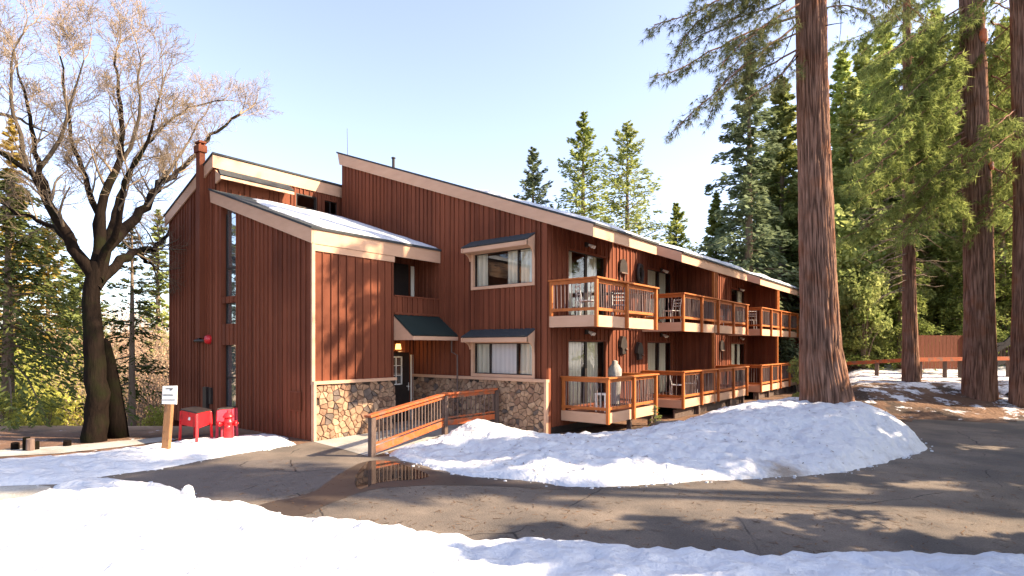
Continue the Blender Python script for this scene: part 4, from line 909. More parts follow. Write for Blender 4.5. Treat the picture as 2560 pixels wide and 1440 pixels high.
CH = empty('side_table', (1.15, 1.05, .64), 'small white box table behind the corner post of the first lower balcony', 'table')
mb = MB(); mb.box(.98,1.32,.9,1.2,1.12,1.16); mb.build('tabletop', M['white'], CH)
for a, b in ((1.0,.92),(1.28,.92),(1.28,1.16),(1.0,1.16)):
    mb = MB(); mb.box(a,a+.03,b,b+.03,.645,1.12); mb.build('leg', M['white'], CH)
# wall ornaments
def ornament(y, z, kind, label):
    o = empty('wall_ornament', SD.p(y, z, .03), label, 'wall ornament', 'ornaments on the side wall'); mb = MB()
    if kind == 'arch':
        pts = [(y-.26, z-.18)]+[(y-.26*math.cos(a), z+.27*math.sin(a)) for a in np.linspace(0, math.pi, 11)]+[(y+.26, z-.18)]; k = len(pts)
        mb.add([SD.p(a,b,.035) for a, b in pts]+[SD.p(a,b,.12) for a, b in pts], [tuple(range(k-1,-1,-1)), tuple(range(k,2*k))]+[(i,(i+1)%k,k+(i+1)%k,k+i) for i in range(k)], .3); mb.build('plaque', M['dark'], o)
        mb = MB(); pbox(mb, SD, y-.22, y+.22, z-.22, z-.18, .03, .16, .9); pbox(mb, SD, y-.18, y-.14, z-.62, z-.22, .03, .07); pbox(mb, SD, y+.14, y+.18, z-.62, z-.22, .03, .07); mb.build('bracket', M['oldwood'], o)
    elif kind == 'wreath':
        n = 20; pts = [SD.p(y+.17*math.cos(2*math.pi*i/n), z+.32*math.sin(2*math.pi*i/n), .09) for i in range(n+1)]; mb.tube(pts, [.075+.02*math.sin(i*2.3) for i in range(n+1)], 8, .3, cap=False); mb.build('ring', M['dark'], o, True)
    else:
        pts = [(-.26,-.10),(-.20,.12),(-.10,.28),(.10,.28),(.20,.12),(.26,-.10),(.15,-.16),(.14,-.36),(-.12,-.36),(-.13,-.16)]; k = len(pts)
        mb.add([SD.p(y+a,z+b,.035) for a, b in pts]+[SD.p(y+a*.9,z+b*.9,.14) for a, b in pts], [tuple(range(k-1,-1,-1)), tuple(range(k,2*k))]+[(i,(i+1)%k,k+(i+1)%k,k+i) for i in range(k)], .3); mb.build('plaque', M['dark'], o)
        mb = MB(); mb.tube([SD.p(y+.10,z-.16,.15), SD.p(y+.13,z-.20,.19)], [.05,.03], 8, .8); mb.build('snout', M['oldwood'], o)
ornament(4.30, 5.13, 'arch', 'dark arched plaque over a bracket on the upper side wall'); ornament(5.55, 5.02, 'wreath', 'dark oval wreath on the upper side wall, right of the arched plaque')
ornament(4.28, 2.55, 'head', 'dark animal head plaque on the lower side wall above the draped grill'); ornament(5.5, 2.35, 'head', 'dark carved figure on the lower side wall beside the second sliding door')
ornament(14.0, 2.5, 'arch', 'small dark arched plaque on the lower side wall of the middle unit')
# ------------------------------------------------------------------ foreground bits
def rock(c, sx, sy, sz, name, label, cat, mat, seed, sub=3):
    import bmesh
    bm = bmesh.new(); bmesh.ops.create_icosphere(bm, subdivisions=sub, radius=1)
    for v in bm.verts:
        n_ = noise.fractal(v.co*1.3+Vector((seed,0,0)), 1, 2, 3); v.co *= 1+.35*n_
        v.co = Vector((c[0]+v.co.x*sx, c[1]+v.co.y*sy, c[2]+v.co.z*sz))
    me = bpy.data.meshes.new(name); bm.to_mesh(me); bm.free(); a = me.attributes.new('tint','FLOAT','POINT'); a.data.foreach_set('value',[.3]*len(me.vertices))
    me.materials.append(M[mat]); o = bpy.data.objects.new(name, me); COL.objects.link(o); return tag(o, label, cat)
c = gp(1603, 1436, .22); rock(c, .17, .14, .09, 'rock', 'small dark stone poking out of the foreground snow', 'rock', 'rock', 3)
c = gp(470, 1236, .22); rock(c, .10, .09, .13, 'ice_chunk', 'pale chunk of crusted snow standing on the left snow bank edge', 'ice', 'snow', 9)
c = at(1560, 1070, 17.3); c[2] = .10; rock((c[0]+1.5,c[1]+.3,.12), .75, .5, .26, 'rock', 'low brown boulder half buried beside the lower balconies', 'rock', 'rock', 14)
mb = MB(); pts = [gp(*q, .20) for q in ((1952,1434),(1968,1436),(1985,1428),(2000,1420),(2018,1420),(2030,1424),(2028,1429))]
mb.tube(pts, [.010,.011,.010,.009,.008,.006,.004], 6, .3); tag(mb.build('fallen_twig', M['barkdark'], smooth=True), 'thin curved dark twig lying on the foreground snow', 'twig')
for k, (px, py, h, w_, lb) in enumerate(((38,1124,17,9,'short dark stump post, leftmost of the row beside the path'),(66,1126,33,8,'tallest dark stump post in the row left of the bare tree'),(76,1127,30,9,'light brown stump post with a pale cut face'),(90,1124,20,7,'short dark stump post on the right of the pale one'),(168,1115,13,9,'low squat stump post standing alone near the bare tree'))):
    dep = 2.45*F/(py-YH); c = gp(px, py); r_ = w_/F*dep; hh = h/F*dep
    mb = MB(); mb.tube([(c[0],c[1],-.2),(c[0],c[1],hh*.6),(c[0]+.01,c[1],hh)], [r_*1.05,r_,r_*.96], 10, (.2,.2,.9,.2,.25)[k]); o = mb.build('wooden_stump', M['oldwood' if k == 2 else 'barkdark']); tag(o, lb, 'stump post', 'stump posts along the path edge')
# ------------------------------------------------------------------ deck beyond the road on the right
def zt(x, y): return terr(x, y)
DK = empty('deck_railing', at(2290, 940, 28), 'long low orange red timber railing in the trees right of the lodge', 'railing')
mb = MB(); a = at(2120, 908, 28.5); b = at(2290, 899, 26.2); c = at(2600, 895, 27)
mb.beam(a, b, .28, .17, .3); mb.beam(b, c, .28, .17, .35); mb.build('handrail', M['railcap'], DK)
for k, (px, py, dep) in enumerate(((2192,905,27.5),(2300,899,26.2),(2362,898,26.4),(2400,898,26.5),(2480,896,26.7),(2520,896,26.8))):
    q = at(px, py, dep); mb = MB(); mb.box(q[0]-.08, q[0]+.08, q[1]-.08, q[1]+.08, zt(q[0], q[1])-.2, q[2], .5); mb.build('post', M['oldwood'], DK)
SHD = empty('plank_screen', at(2350, 940, 28.5), 'plain red brown plank screen behind the low railing', 'screen')
mb = MB(); a = at(2284, 838, 28.2); b = at(2412, 838, 28.6); lo_a = a.copy(); lo_a[2] = 1.45; lo_b = b.copy(); lo_b[2] = 1.45
n = 14
for k in range(n):
    p = a+(b-a)*k/n; q = a+(b-a)*(k+.94)/n; mb.hexa([(p[0],p[1],1.4),(q[0],q[1],1.4),(q[0],q[1]+.06,1.4),(p[0],p[1]+.06,1.4),(p[0],p[1],a[2]),(q[0],q[1],a[2]),(q[0],q[1]+.06,a[2]),(p[0],p[1]+.06,a[2])], random.Random(k).uniform(.1,.3))
mb.build('planks', M['siding'], SHD)
mb = MB(); mb.beam((a[0],a[1],.6), (a[0],a[1],a[2]+.03), .16, .16, .3); mb.beam((b[0],b[1],.6), (b[0],b[1],b[2]+.03), .16, .16, .3); mb.build('post', M['dark'], SHD)
ST = empty('wooden_stair', at(2500, 900, 31), 'dark timber stair with balusters climbing to the right between two trunks', 'stairs')
mb = MB(); mb.beam(at(2485, 862, 28), at(2510, 858, 28), .12, .12, .3); mb.beam(at(2510, 858, 28), at(2532, 838, 28), .12, .12, .3); mb.build('handrail', M['dark'], ST)
mb = MB(); mb.beam(at(2484, 878, 28), at(2535, 850, 28), .10, .22, .3); mb.beam(at(2484, 910, 28), at(2540, 895, 28), .10, .25, .3); mb.build('stringer', M['dark'], ST)
mb = MB()
for k in range(5): mb.beam(at(2494+9*k, 892, 28), at(2494+9*k, 862-4*k, 28), .05, .05, .4)
mb.build('baluster', M['oldwood'], ST)
# ------------------------------------------------------------------ trees
def leaf_quads(c, ax, L_, W_, tint, rng, flat=.0):
    """rhombic leaves: centres c (n,3), axes ax (n,3)"""
    n = len(c); r = rng.normal(size=(n, 3)); r[:, 2] += flat*3; sd = np.cross(ax, r); sd /= np.linalg.norm(sd, axis=1)[:, None]+1e-9
    L_ = np.broadcast_to(L_, (n,))[:, None]; W_ = np.broadcast_to(W_, (n,))[:, None]
    v = np.stack([c-ax*L_*.5, c+sd*W_*.5-ax*L_*.08, c+ax*L_*.5, c-sd*W_*.5-ax*L_*.08], 1).reshape(-1, 3)
    f = np.arange(4*n).reshape(n, 4); return v, f, np.repeat(tint, 4)
def trunk_mb(mb, base, H, r0, r1=.03, lean=(0,0), sides=10, seed=0, flare=1.0):
    pts, rad = [], []
    for i in range(9):
        t = i/8; pts.append((base[0]+lean[0]*t*H+.03*math.sin(t*5+seed)*r0*3, base[1]+lean[1]*t*H, base[2]+H*t)); rad.append(r0*(1-t)**.9+r1+(r0*.3*flare*max(0, 1-t*14)))
    mb.tube(pts, rad, sides, .5)
def conifer(name, base, H, R, leaf, bark, label, seed, base_frac=.12, nb=70, nl=46, leafL=.38, leafW=.13, shape='fir', droop=.25, r0=None, group=None, cat='tree', gap=0.0):
    rng = np.random.default_rng(seed); r0 = r0 or H*.016; o = empty(name, base, label, cat, group)
    mb = MB(); trunk_mb(mb, base, H*.98, r0, seed=seed)
    C, A, Tt, LL = [], [], [], []
    br = MB()
    for i in range(nb):
        u = (i+rng.uniform(0, 1))/nb
        if gap and rng.random() < gap: continue
        h = base_frac+(1-base_frac)*u**.9; hz = h*H
        prof = {'fir': (1-u)**.85*.95+.05, 'pine': (min(1, (1-u)*2.2))**.7*(.55+.45*u if u < .5 else 1)*.8+.08, 'cedar': (1-u)**.7+.03}[shape]
        L_ = R*prof*rng.uniform(.42, 1.22); az = i*2.399+rng.uniform(-.4, .4); up = (-.10+.75*u if shape == 'fir' else .05+.6*u)+rng.uniform(-.25, .25)
        d = np.array([math.cos(az), math.sin(az), up]); d /= np.linalg.norm(d)
        o0 = np.array([base[0], base[1], base[2]+hz]); perp = np.array([-math.sin(az), math.cos(az), 0])
        m_ = max(6, int(nl*(.35+.65*L_/R))); s = rng.uniform(.12, 1.0, m_)**.8; lat = rng.normal(size=m_)*(.28*L_*(1.08-s))*.9
        p = o0+d*(L_*s)[:, None]; p[:, 2] -= droop*L_*s**2; p += perp*lat[:, None]; p[:, 2] += rng.normal(size=m_)*.07*L_-np.abs(lat)*.25
        a = d*.8+perp*(np.sign(lat)*.7)[:, None]; a[:, 2] -= droop*s+rng.uniform(0, .4, m_); a += rng.normal(size=(m_, 3))*.25; a /= np.linalg.norm(a, axis=1)[:, None]
        C.append(p); A.append(a); Tt.append(np.clip(rng.normal(.45, .2)+rng.normal(size=m_)*.18+.25*(s-.5), 0, 1)); LL.append(rng.uniform(.7, 1.3, m_)*leafL)
        if L_ > .5 and i % 2 == 0:
            e = o0+d*L_*.85; e[2] -= droop*L_*.7; md = o0+d*L_*.45; md[2] -= droop*L_*.2; br.tube([o0, md, e], [r0*.22*(1-u)+.012, r0*.14*(1-u)+.010, .006], 4, .4, cap=False)
    C = np.concatenate(C); A = np.concatenate(A); Tt = np.concatenate(Tt); LL = np.concatenate(LL)
    v, f, t = leaf_quads(C, A, LL, LL*(leafW/leafL), Tt, rng, .6)
    n0 = len(mb.v); mb.v += br.v; mb.t += br.t; mb.f += [tuple(i+n0 for i in ff) for ff in br.f]
    mb.build('trunk', M[bark], o, True); mesh_obj('crown', v, f, M[leaf], o, t)
    return o
def place(o, loc, s, rz, label=None, group=None):
    c = copy_tree(o); c.location = tuple(float(x) for x in loc); c.scale = (s, s, s*random.Random(int(loc[0]*100)).uniform(.92, 1.1)); c.rotation_euler = (0, 0, rz)
    if label: c['label'] = label
    if group: c['group'] = group
    return c
def broadleaf(name, base, H, R, leaf, label, seed, n=2600, leafL=.22, cat='tree', group=None, bark='barkgrey', clumps=14, low=.2):
    """clumpy round-leaved small tree or bush with visible stems"""
    rng = np.random.default_rng(seed); o = empty(name, base, label, cat, group); mb = MB(); C, Tt = [], []
    for k in range(clumps):
        a = rng.uniform(0, 6.28); rr = R*rng.uniform(.1, .8); h = H*(low+(1-low)*rng.uniform(0, 1)**.8); rr *= 1-.5*h/H
        c = np.array([base[0]+rr*math.cos(a), base[1]+rr*math.sin(a), base[2]+h*.92]); q = R*rng.uniform(.22, .42)
        m_ = n//clumps; p = rng.normal(size=(m_, 3)); p /= np.linalg.norm(p, axis=1)[:, None]; p *= (rng.uniform(.2, 1, m_)**.5)[:, None]*q*np.array([1, 1, .75])
        C.append(c+p); Tt.append(np.clip(rng.normal(.5, .22)+rng.normal(size=m_)*.2, 0, 1))
        st = np.array([base[0], base[1], base[2]]); md = (st+c)/2+np.array([0, 0, H*.08]); mb.tube([st, md, c], [.02+H*.006, .015+H*.003, .008], 5, .5, cap=False)
    C = np.concatenate(C); Tt = np.concatenate(Tt); A = rng.normal(size=C.shape); A /= np.linalg.norm(A, axis=1)[:, None]
    v, f, t = leaf_quads(C, A, rng.uniform(.6, 1.4, len(C))*leafL, rng.uniform(.6, 1.4, len(C))*leafL*.55, Tt, rng)
    mb.build('stem', M[bark], o, True); mesh_obj('crown', v, f, M[leaf], o, t); return o
# ---- near pines: ridged bark trunks
def big_trunk(name, pts, radii, label, seed, parts=True, na=230, nh=230, bark='bark', depth=.05, group=None):
    """pts/radii: centre line and radius; vertical plates and furrows are modelled as displacement"""
    o = empty(name, pts[0], label, 'tree', group); n = len(pts); P = np.array(pts, float); Rd = np.array(radii, float)
    v = []; t = []; fq = 8+7*float(Rd[2])
    L_ = np.concatenate([[0], np.cumsum(np.linalg.norm(np.diff(P, axis=0), axis=1))])
    for j in range(nh):
        s = L_[-1]*(j/(nh-1)); c = np.array([np.interp(s, L_, P[:, k]) for k in range(3)]); r_ = np.interp(s, L_, Rd)
        for i in range(na):
            a = 2*math.pi*i/na; x, y = math.cos(a), math.sin(a)
            q = Vector((x*3.4+seed, y*3.4, c[2]*.42)); w_ = noise.noise(q*1.1)*.9
            f1 = noise.noise(Vector((x*fq+seed+w_, y*fq+w_, c[2]*.8))); f2 = noise.noise(Vector((x*fq*2.6+seed, y*fq*2.6, c[2]*2.2+w_)))
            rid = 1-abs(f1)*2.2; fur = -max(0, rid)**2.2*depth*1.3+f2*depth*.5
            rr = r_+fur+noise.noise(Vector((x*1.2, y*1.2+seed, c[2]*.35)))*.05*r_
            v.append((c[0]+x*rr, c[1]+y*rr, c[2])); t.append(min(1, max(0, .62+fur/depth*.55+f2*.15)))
    f = [(j*na+i, j*na+(i+1) % na, (j+1)*na+(i+1) % na, (j+1)*na+i) for j in range(nh-1) for i in range(na)]
    mesh_obj('trunk', np.array(v), f, M[bark], o, np.array(t), True)
    return o
def needles(C, A, rng, n=16, L_=.20, W_=.012, droop=.2):
    """tufts of long needles round the ends of twigs: thin triangles"""
    m_ = len(C); c = np.repeat(C, n, 0); a = np.repeat(A, n, 0)+rng.normal(size=(m_*n, 3))*.62; a[:, 2] -= droop*rng.uniform(0, 1, m_*n); a /= np.linalg.norm(a, axis=1)[:, None]
    r = rng.normal(size=a.shape); sd = np.cross(a, r); sd /= np.linalg.norm(sd, axis=1)[:, None]+1e-9; ln = (L_*rng.uniform(.65, 1.2, m_*n))[:, None]
    v = np.stack([c-sd*W_*.5, c+sd*W_*.5, c+a*ln], 1).reshape(-1, 3); f = np.arange(3*m_*n).reshape(-1, 3)
    return v, f, np.repeat(np.clip(np.repeat(rng.uniform(.15, .8, m_), n)+rng.normal(size=m_*n)*.15, 0, 1), 3)
def boughs(tree, limbs, rng, mat='needle', twig_n=16, twig_L=.9, tuft_n=16, needle_L=.2, droop=.5, r=.035, start=.3, W_=.012, sub=2, every=.13):
    """limbs: list of polylines (world). side twigs hang and carry needle tufts"""
    mb = MB(); C, A = [], []
    for li in limbs:
        P = np.array(li, float); L_ = np.concatenate([[0], np.cumsum(np.linalg.norm(np.diff(P, axis=0), axis=1))]); tot = L_[-1]
        S_ = np.linspace(0, tot, 14); Q = np.stack([np.interp(S_, L_, P[:, k]) for k in range(3)], 1)
        for _ in range(2): Q[1:-1] = Q[1:-1]*.5+(Q[:-2]+Q[2:])*.25
        Q[1:-1] += rng.normal(size=Q[1:-1].shape)*.025*tot/6
        mb.tube(Q, list(np.linspace(r*(.5+tot*.13), .010, len(Q))), 6, rng.uniform(.4, .7), cap=False)
        nt_ = int(twig_n*tot/3)
        for k in range(nt_):
            s = start+(1-start)*((k+rng.uniform())/nt_); x = s*(len(Q)-1); i = min(int(x), len(Q)-2); p = Q[i]+(Q[i+1]-Q[i])*(x-i); d = Q[i+1]-Q[i]; d /= np.linalg.norm(d)
            side = np.cross(d, [0, 0, 1.0]); side /= np.linalg.norm(side)+1e-9; sg = 1 if k % 2 else -1
            tl = twig_L*(1.15-.75*s)*rng.uniform(.5, 1.2)*min(1, tot/2.5)
            e = d*.7+side*sg*rng.uniform(.3, .9)+np.array([0, 0, rng.uniform(-.3, .25)]); e /= np.linalg.norm(e)
            T_ = [p]; 
            for q in range(1, 6):
                e2 = e.copy(); e2[2] -= droop*(q/5)**1.2; e2 += rng.normal(size=3)*.10; e2 /= np.linalg.norm(e2); T_.append(T_[-1]+e2*tl/5)
            mb.tube(T_, [.010,.009,.008,.006,.005,.004], 4, .5, cap=False)
            cnt = max(2, int(tl/every))
            for q in range(cnt):
                u = .35+.65*(q+1)/cnt; xx = u*5; ii = min(int(xx), 4); pp = T_[ii]+(T_[ii+1]-T_[ii])*(xx-ii); aa = T_[ii+1]-T_[ii]; aa /= np.linalg.norm(aa)
                C.append(pp+rng.normal(size=3)*.03); A.append(aa)
                for _ in range(sub-1): C.append(pp+rng.normal(size=3)*.10); A.append(aa+rng.normal(size=3)*.4)
    C = np.array(C); A = np.array(A); v, f, t = needles(C, A, rng, tuft_n, needle_L, W_)
    mb.build('branches', M['bark'], tree, True); mesh_obj('needles', v, f, M[mat], tree, t)
def ext(a, b, k): return b+(b-a)*k
D1 = 15.8
b0 = at(2070, 1032, D1); pts = [b0+np.array([0,0,-.6]), at(2066, 985, D1), at(2058, 930, D1), at(2052, 870, D1), at(2048, 760, D1), at(2042, 600, D1), at(2036, 400, D1), at(2030, 200, D1), at(2027, 0, D1), at(2022, -300, D1), at(2010, -900, D1)]
T1 = big_trunk('sugar_pine', pts, [.78,.65,.575,.51,.46,.43,.41,.395,.38,.34,.25], 'huge pine with furrowed reddish bark rising from the snow bank before the lodge end', 1.7, depth=.045)
rng = np.random.default_rng(5)
L = lambda *q: [at(x, y, d) for x, y, d in q]
l1 = [L((2000,60,15.6),(1900,130,15.3),(1800,215,15.0),(1740,275,14.9),(1680,330,14.8)), L((1995,40,15.7),(1880,80,15.6),(1770,130,15.4),(1690,185,15.3),(1640,190,15.2)),
      L((2000,120,15.7),(1930,160,15.9),(1850,200,16.1),(1790,250,16.2),(1770,300,16.3)), L((2000,-60,15.6),(1880,-30,15.2),(1780,10,14.9),(1700,45,14.8),(1635,62,14.7)),
      L((2000,-80,15.7),(1900,-10,15.8),(1820,60,16.0),(1740,90,16.1),(1690,130,16.1)), L((2000,80,15.7),(1930,110,16.2),(1860,140,16.6),(1800,190,16.8)),
      L((1996,130,15.7),(1950,190,15.3),(1900,225,15.1),(1862,250,15.0)), L((1995,-20,15.8),(1930,20,16.4),(1850,40,17.0),(1790,60,17.3)), L((1998,10,15.5),(1930,50,14.9),(1850,110,14.4),(1800,160,14.2)),
      L((1985,-140,15.6),(1900,-120,15),(1800,-60,14.7),(1740,-10,14.6)), L((1990,-50,15.6),(1870,-20,15.4),(1760,40,15.1),(1720,75,15.0),(1700,110,15)),
      L((2066,20,15.6),(2100,12,15.2),(2150,20,15),(2190,45,14.8)), L((2066,-60,15.7),(2130,-50,15.9),(2200,-10,16),(2240,40,16.1)), L((2066,-100,15.7),(2160,-60,15.3),(2260,0,15.1),(2310,50,15))]
boughs(T1, l1, rng, twig_n=25, twig_L=.85, tuft_n=15, needle_L=.20, droop=.65, r=.030, start=.12, W_=.011)
# the part of its crown above the picture
def crown_only(tree, base, H, R, z0, leaf, seed, nb=46, nl=90, leafL=.34, leafW=.09):
    rng = np.random.default_rng(seed); C, A_, Tt = [], [], []
    for i in range(nb):
        u = i/nb; z = z0+(H-z0)*u; L_ = R*(1-u)**.6*rng.uniform(.6, 1.15); az = i*2.399; d = np.array([math.cos(az), math.sin(az), .15+.4*u]); pp = np.array([-math.sin(az), math.cos(az), 0])
        s = rng.uniform(.25, 1, nl); lat = rng.normal(size=nl)*.16*L_; p = np.array([base[0], base[1], z])+d*(L_*s)[:, None]+pp*lat[:, None]; p[:, 2] -= .35*L_*s**2-rng.normal(size=nl)*.12
        a = d*.7+pp*np.sign(lat)[:, None]*.6+rng.normal(size=(nl, 3))*.3; a /= np.linalg.norm(a, axis=1)[:, None]; C.append(p); A_.append(a); Tt.append(rng.uniform(.1, .9, nl))
    v, f, t = leaf_quads(np.concatenate(C), np.concatenate(A_), leafL, leafW, np.concatenate(Tt), rng, .5); mesh_obj('crown', v, f, M[leaf], tree, t)
crown_only(T1, at(2020, -300, D1), 26, 3.6, 14, 'needle', 77, nb=26)
# hanging dead twigs beside the trunk
mb = MB()
for q in (((2064,64),(2085,60),(2108,57)), ((2098,0),(2103,30),(2102,75),(2098,105)), ((1995,140),(1960,180),(1940,230)), ((1990,60),(1975,100),(1955,150))):
    mb.tube([at(x, y, 15.5) for x, y in q], [.018, .012, .008, .005][:len(q)], 5, .3, cap=False)
mb.build('dead_twig', M['barkdark'], T1)
D2 = 22.0
def gz(p): return terr(p[0], p[1])
pts = [at(2449, 955, D2)+np.array([0,0,-1.2]), at(2449, 900, D2), at(2448, 800, D2), at(2446, 600, D2), at(2440, 400, D2), at(2434, 200, D2), at(2428, 0, D2), at(2420, -300, D2), at(2410, -900, D2)]
T2 = big_trunk('tall_pine', pts, [.58,.51,.48,.46,.44,.41,.38,.33,.25], 'thick straight pine near the right edge, orange patches on its trunk and sagging boughs', 6.1, na=180, nh=200, depth=.035)
rng = np.random.default_rng(8); l2 = []
for k in range(19):
    y = 0+k*27+rng.uniform(-12, 12); dx = rng.uniform(150, 330)*(1 if y < 470 else .75); dy = rng.uniform(90, 190); dp = D2+rng.uniform(-2.2, 2.2)
    x0 = 2412; l2.append(L((x0+15, y-30, D2), (x0-dx*.3, y+dy*.12, (D2*2+dp)/3), (x0-dx*.62, y+dy*.5, (D2+dp*2)/3), (x0-dx*.85, y+dy*.85, dp), (x0-dx, y+dy*.95, dp)))
for k in range(9):
    y = -60+k*70+rng.uniform(-15, 15); dx = rng.uniform(70, 130); l2.append(L((2478, y-20, D2), (2478+dx*.5, y+5, D2+1), (2478+dx, y+50, D2+rng.uniform(-1, 2))))
boughs(T2, l2, rng, mat='needle2', twig_n=17, twig_L=1.35, tuft_n=11, needle_L=.27, droop=.8, r=.036, start=.15, W_=.024, every=.15)
for (x, y, w_, h_) in ():
    mb = MB(); q = at(x, y, D2-.50); mb.hexa([q+RIGHT*sx*w_/F*D2*.5+np.array([0,0,sz*h_/F*D2*.5])+VIEW*dv for sz in (-1, 1) for sx, dv in ((-.9,-.04),(.9,.06),(.9,.18),(-.9,.18))], .8); mb.build('orange_patch', M['railcap'], T2, bevel=.03)
def trunk_patch(c, px, ytop, ybot, r_, wpx, seed):
    rs_ = random.Random(seed); ctr = at(c, (ytop+ybot)/2, D2); a0 = math.asin(max(-.95, min(.95, (px-c)/F*D2/r_))); half = wpx/F*D2/r_/2; v = []; nn = 9
    for j in range(nn):
        zz = at(c, ytop+(ybot-ytop)*j/(nn-1), D2)[2]; hw = half*(.35+.65*math.sin(math.pi*(j+.6)/(nn+.2)))*rs_.uniform(.8, 1.1)
        for i in range(nn):
            a = a0+hw*(2*i/(nn-1)-1); q = RIGHT*math.sin(a)-VIEW*math.cos(a); ed = .0 if i in (0, nn-1) or j in (0, nn-1) else .055; v.append((ctr[0]+q[0]*(r_+ed), ctr[1]+q[1]*(r_+ed), zz))
    f = [(j*nn+i, j*nn+i+1, (j+1)*nn+i+1, (j+1)*nn+i) for j in range(nn-1) for i in range(nn-1)]
    mesh_obj('orange_patch', np.array(v), f, M['railcap'], T2, np.full(len(v), .8), True)
trunk_patch(2431, 2440, 82, 120, .41, 30, 1); trunk_patch(2440, 2458, 366, 398, .45, 40, 2); trunk_patch(2441, 2460, 410, 432, .455, 30, 3)  # irregular orange patches, raised slightly off the bark
D3 = 21.2
pts = [at(2556, 965, D3)+np.array([0,0,-1.2]), at(2560, 800, D3), at(2560, 500, D3), at(2553, 200, D3), at(2547, 0, D3), at(2535, -300, D3), at(2530, -800, D3)]
T3 = big_trunk('tall_pine', pts, [.42,.35,.31,.29,.27,.24,.18], 'dark trunk cut off by the right edge of the picture beside the stair', 9.4, na=120, nh=160, bark='bark', depth=.03)
rng = np.random.default_rng(18); l3 = []
for k in range(12):
    y = -40+k*55+rng.uniform(-12, 12); dx = rng.uniform(60, 140); dp = D3+rng.uniform(-1.5, 2.5); l3.append(L((2540, y-20, D3), (2540-dx*.4, y+15, dp), (2540-dx*.8, y+60, dp), (2540-dx, y+85, dp)))
    if k % 2: l3.append(L((2560, y-20, D3), (2600, y+15, dp), (2660, y+60, dp)))
boughs(T3, l3, rng, mat='needle2', twig_n=16, twig_L=1.1, tuft_n=11, needle_L=.26, droop=.7, r=.03, start=.2, W_=.022, every=.15)
D4 = 24.0
pts = [at(2280, 945, D4)+np.array([0,0,-1.0]), at(2276, 880, D4), at(2273, 760, D4), at(2272, 600, D4), at(2270, 400, D4), at(2268, 200, D4), at(2266, 0, D4), at(2262, -300, D4)]
T4 = big_trunk('slender_pine', pts, [.38,.29,.25,.22,.19,.16,.13,.06], 'slender brown trunk with bare dead limbs standing left of the plank screen', 12.4, na=110, nh=180, depth=.025)
rng = np.random.default_rng(28); mb = MB()
for k in range(60):   # dead, pale, crooked limbs
    y = (260+k*13 if k < 34 else 500+(k-34)*9)+rng.uniform(-5, 5); sg = -1 if rng.random() < .6 else 1; dx = sg*rng.uniform(40, 170)*(.5+.5*math.sin(min(1, (760-y)/300)*3.1415/2)); z_ = D4+rng.uniform(-1.5, 1.5)
    pt = [at(2272, y, D4)]; 
    for q in (.25, .5, .75, 1): pt.append(at(2272+dx*q, y+abs(dx)*(.10*q+.35*q*q*(1 if k % 3 else -.2))+rng.uniform(-4, 4), D4+(z_-D4)*q))
    mb.tube(pt, [.030,.022,.016,.010,.004], 5, .7, cap=False)
    for q in range(5):
        i = rng.integers(1, 4); p = pt[i]; e = pt[i]+RIGHT*sg*rng.uniform(.1, .6)+np.array([0,0,rng.uniform(-.5,.2)])+VIEW*rng.uniform(-.3,.3); mb.tube([p, (p+e)/2+np.array([0,0,.04]), e], [.009,.006,.003], 3, .7, cap=False)
mb.build('dead_limb', M['barkgrey'], T4, True)
l4 = []
for k in range(14):
    y = -20+k*28+rng.uniform(-10, 10); sg = -1 if k % 2 else 1; dx = sg*rng.uniform(70, 150); dp = D4+rng.uniform(-2, 2); l4.append(L((2270, y, D4), (2270+dx*.4, y+15, dp), (2270+dx*.8, y+55, dp), (2270+dx, y+80, dp)))
boughs(T4, l4, rng, mat='needle2', twig_n=15, twig_L=1.1, tuft_n=11, needle_L=.26, droop=.5, r=.028, start=.15, W_=.024, every=.16)

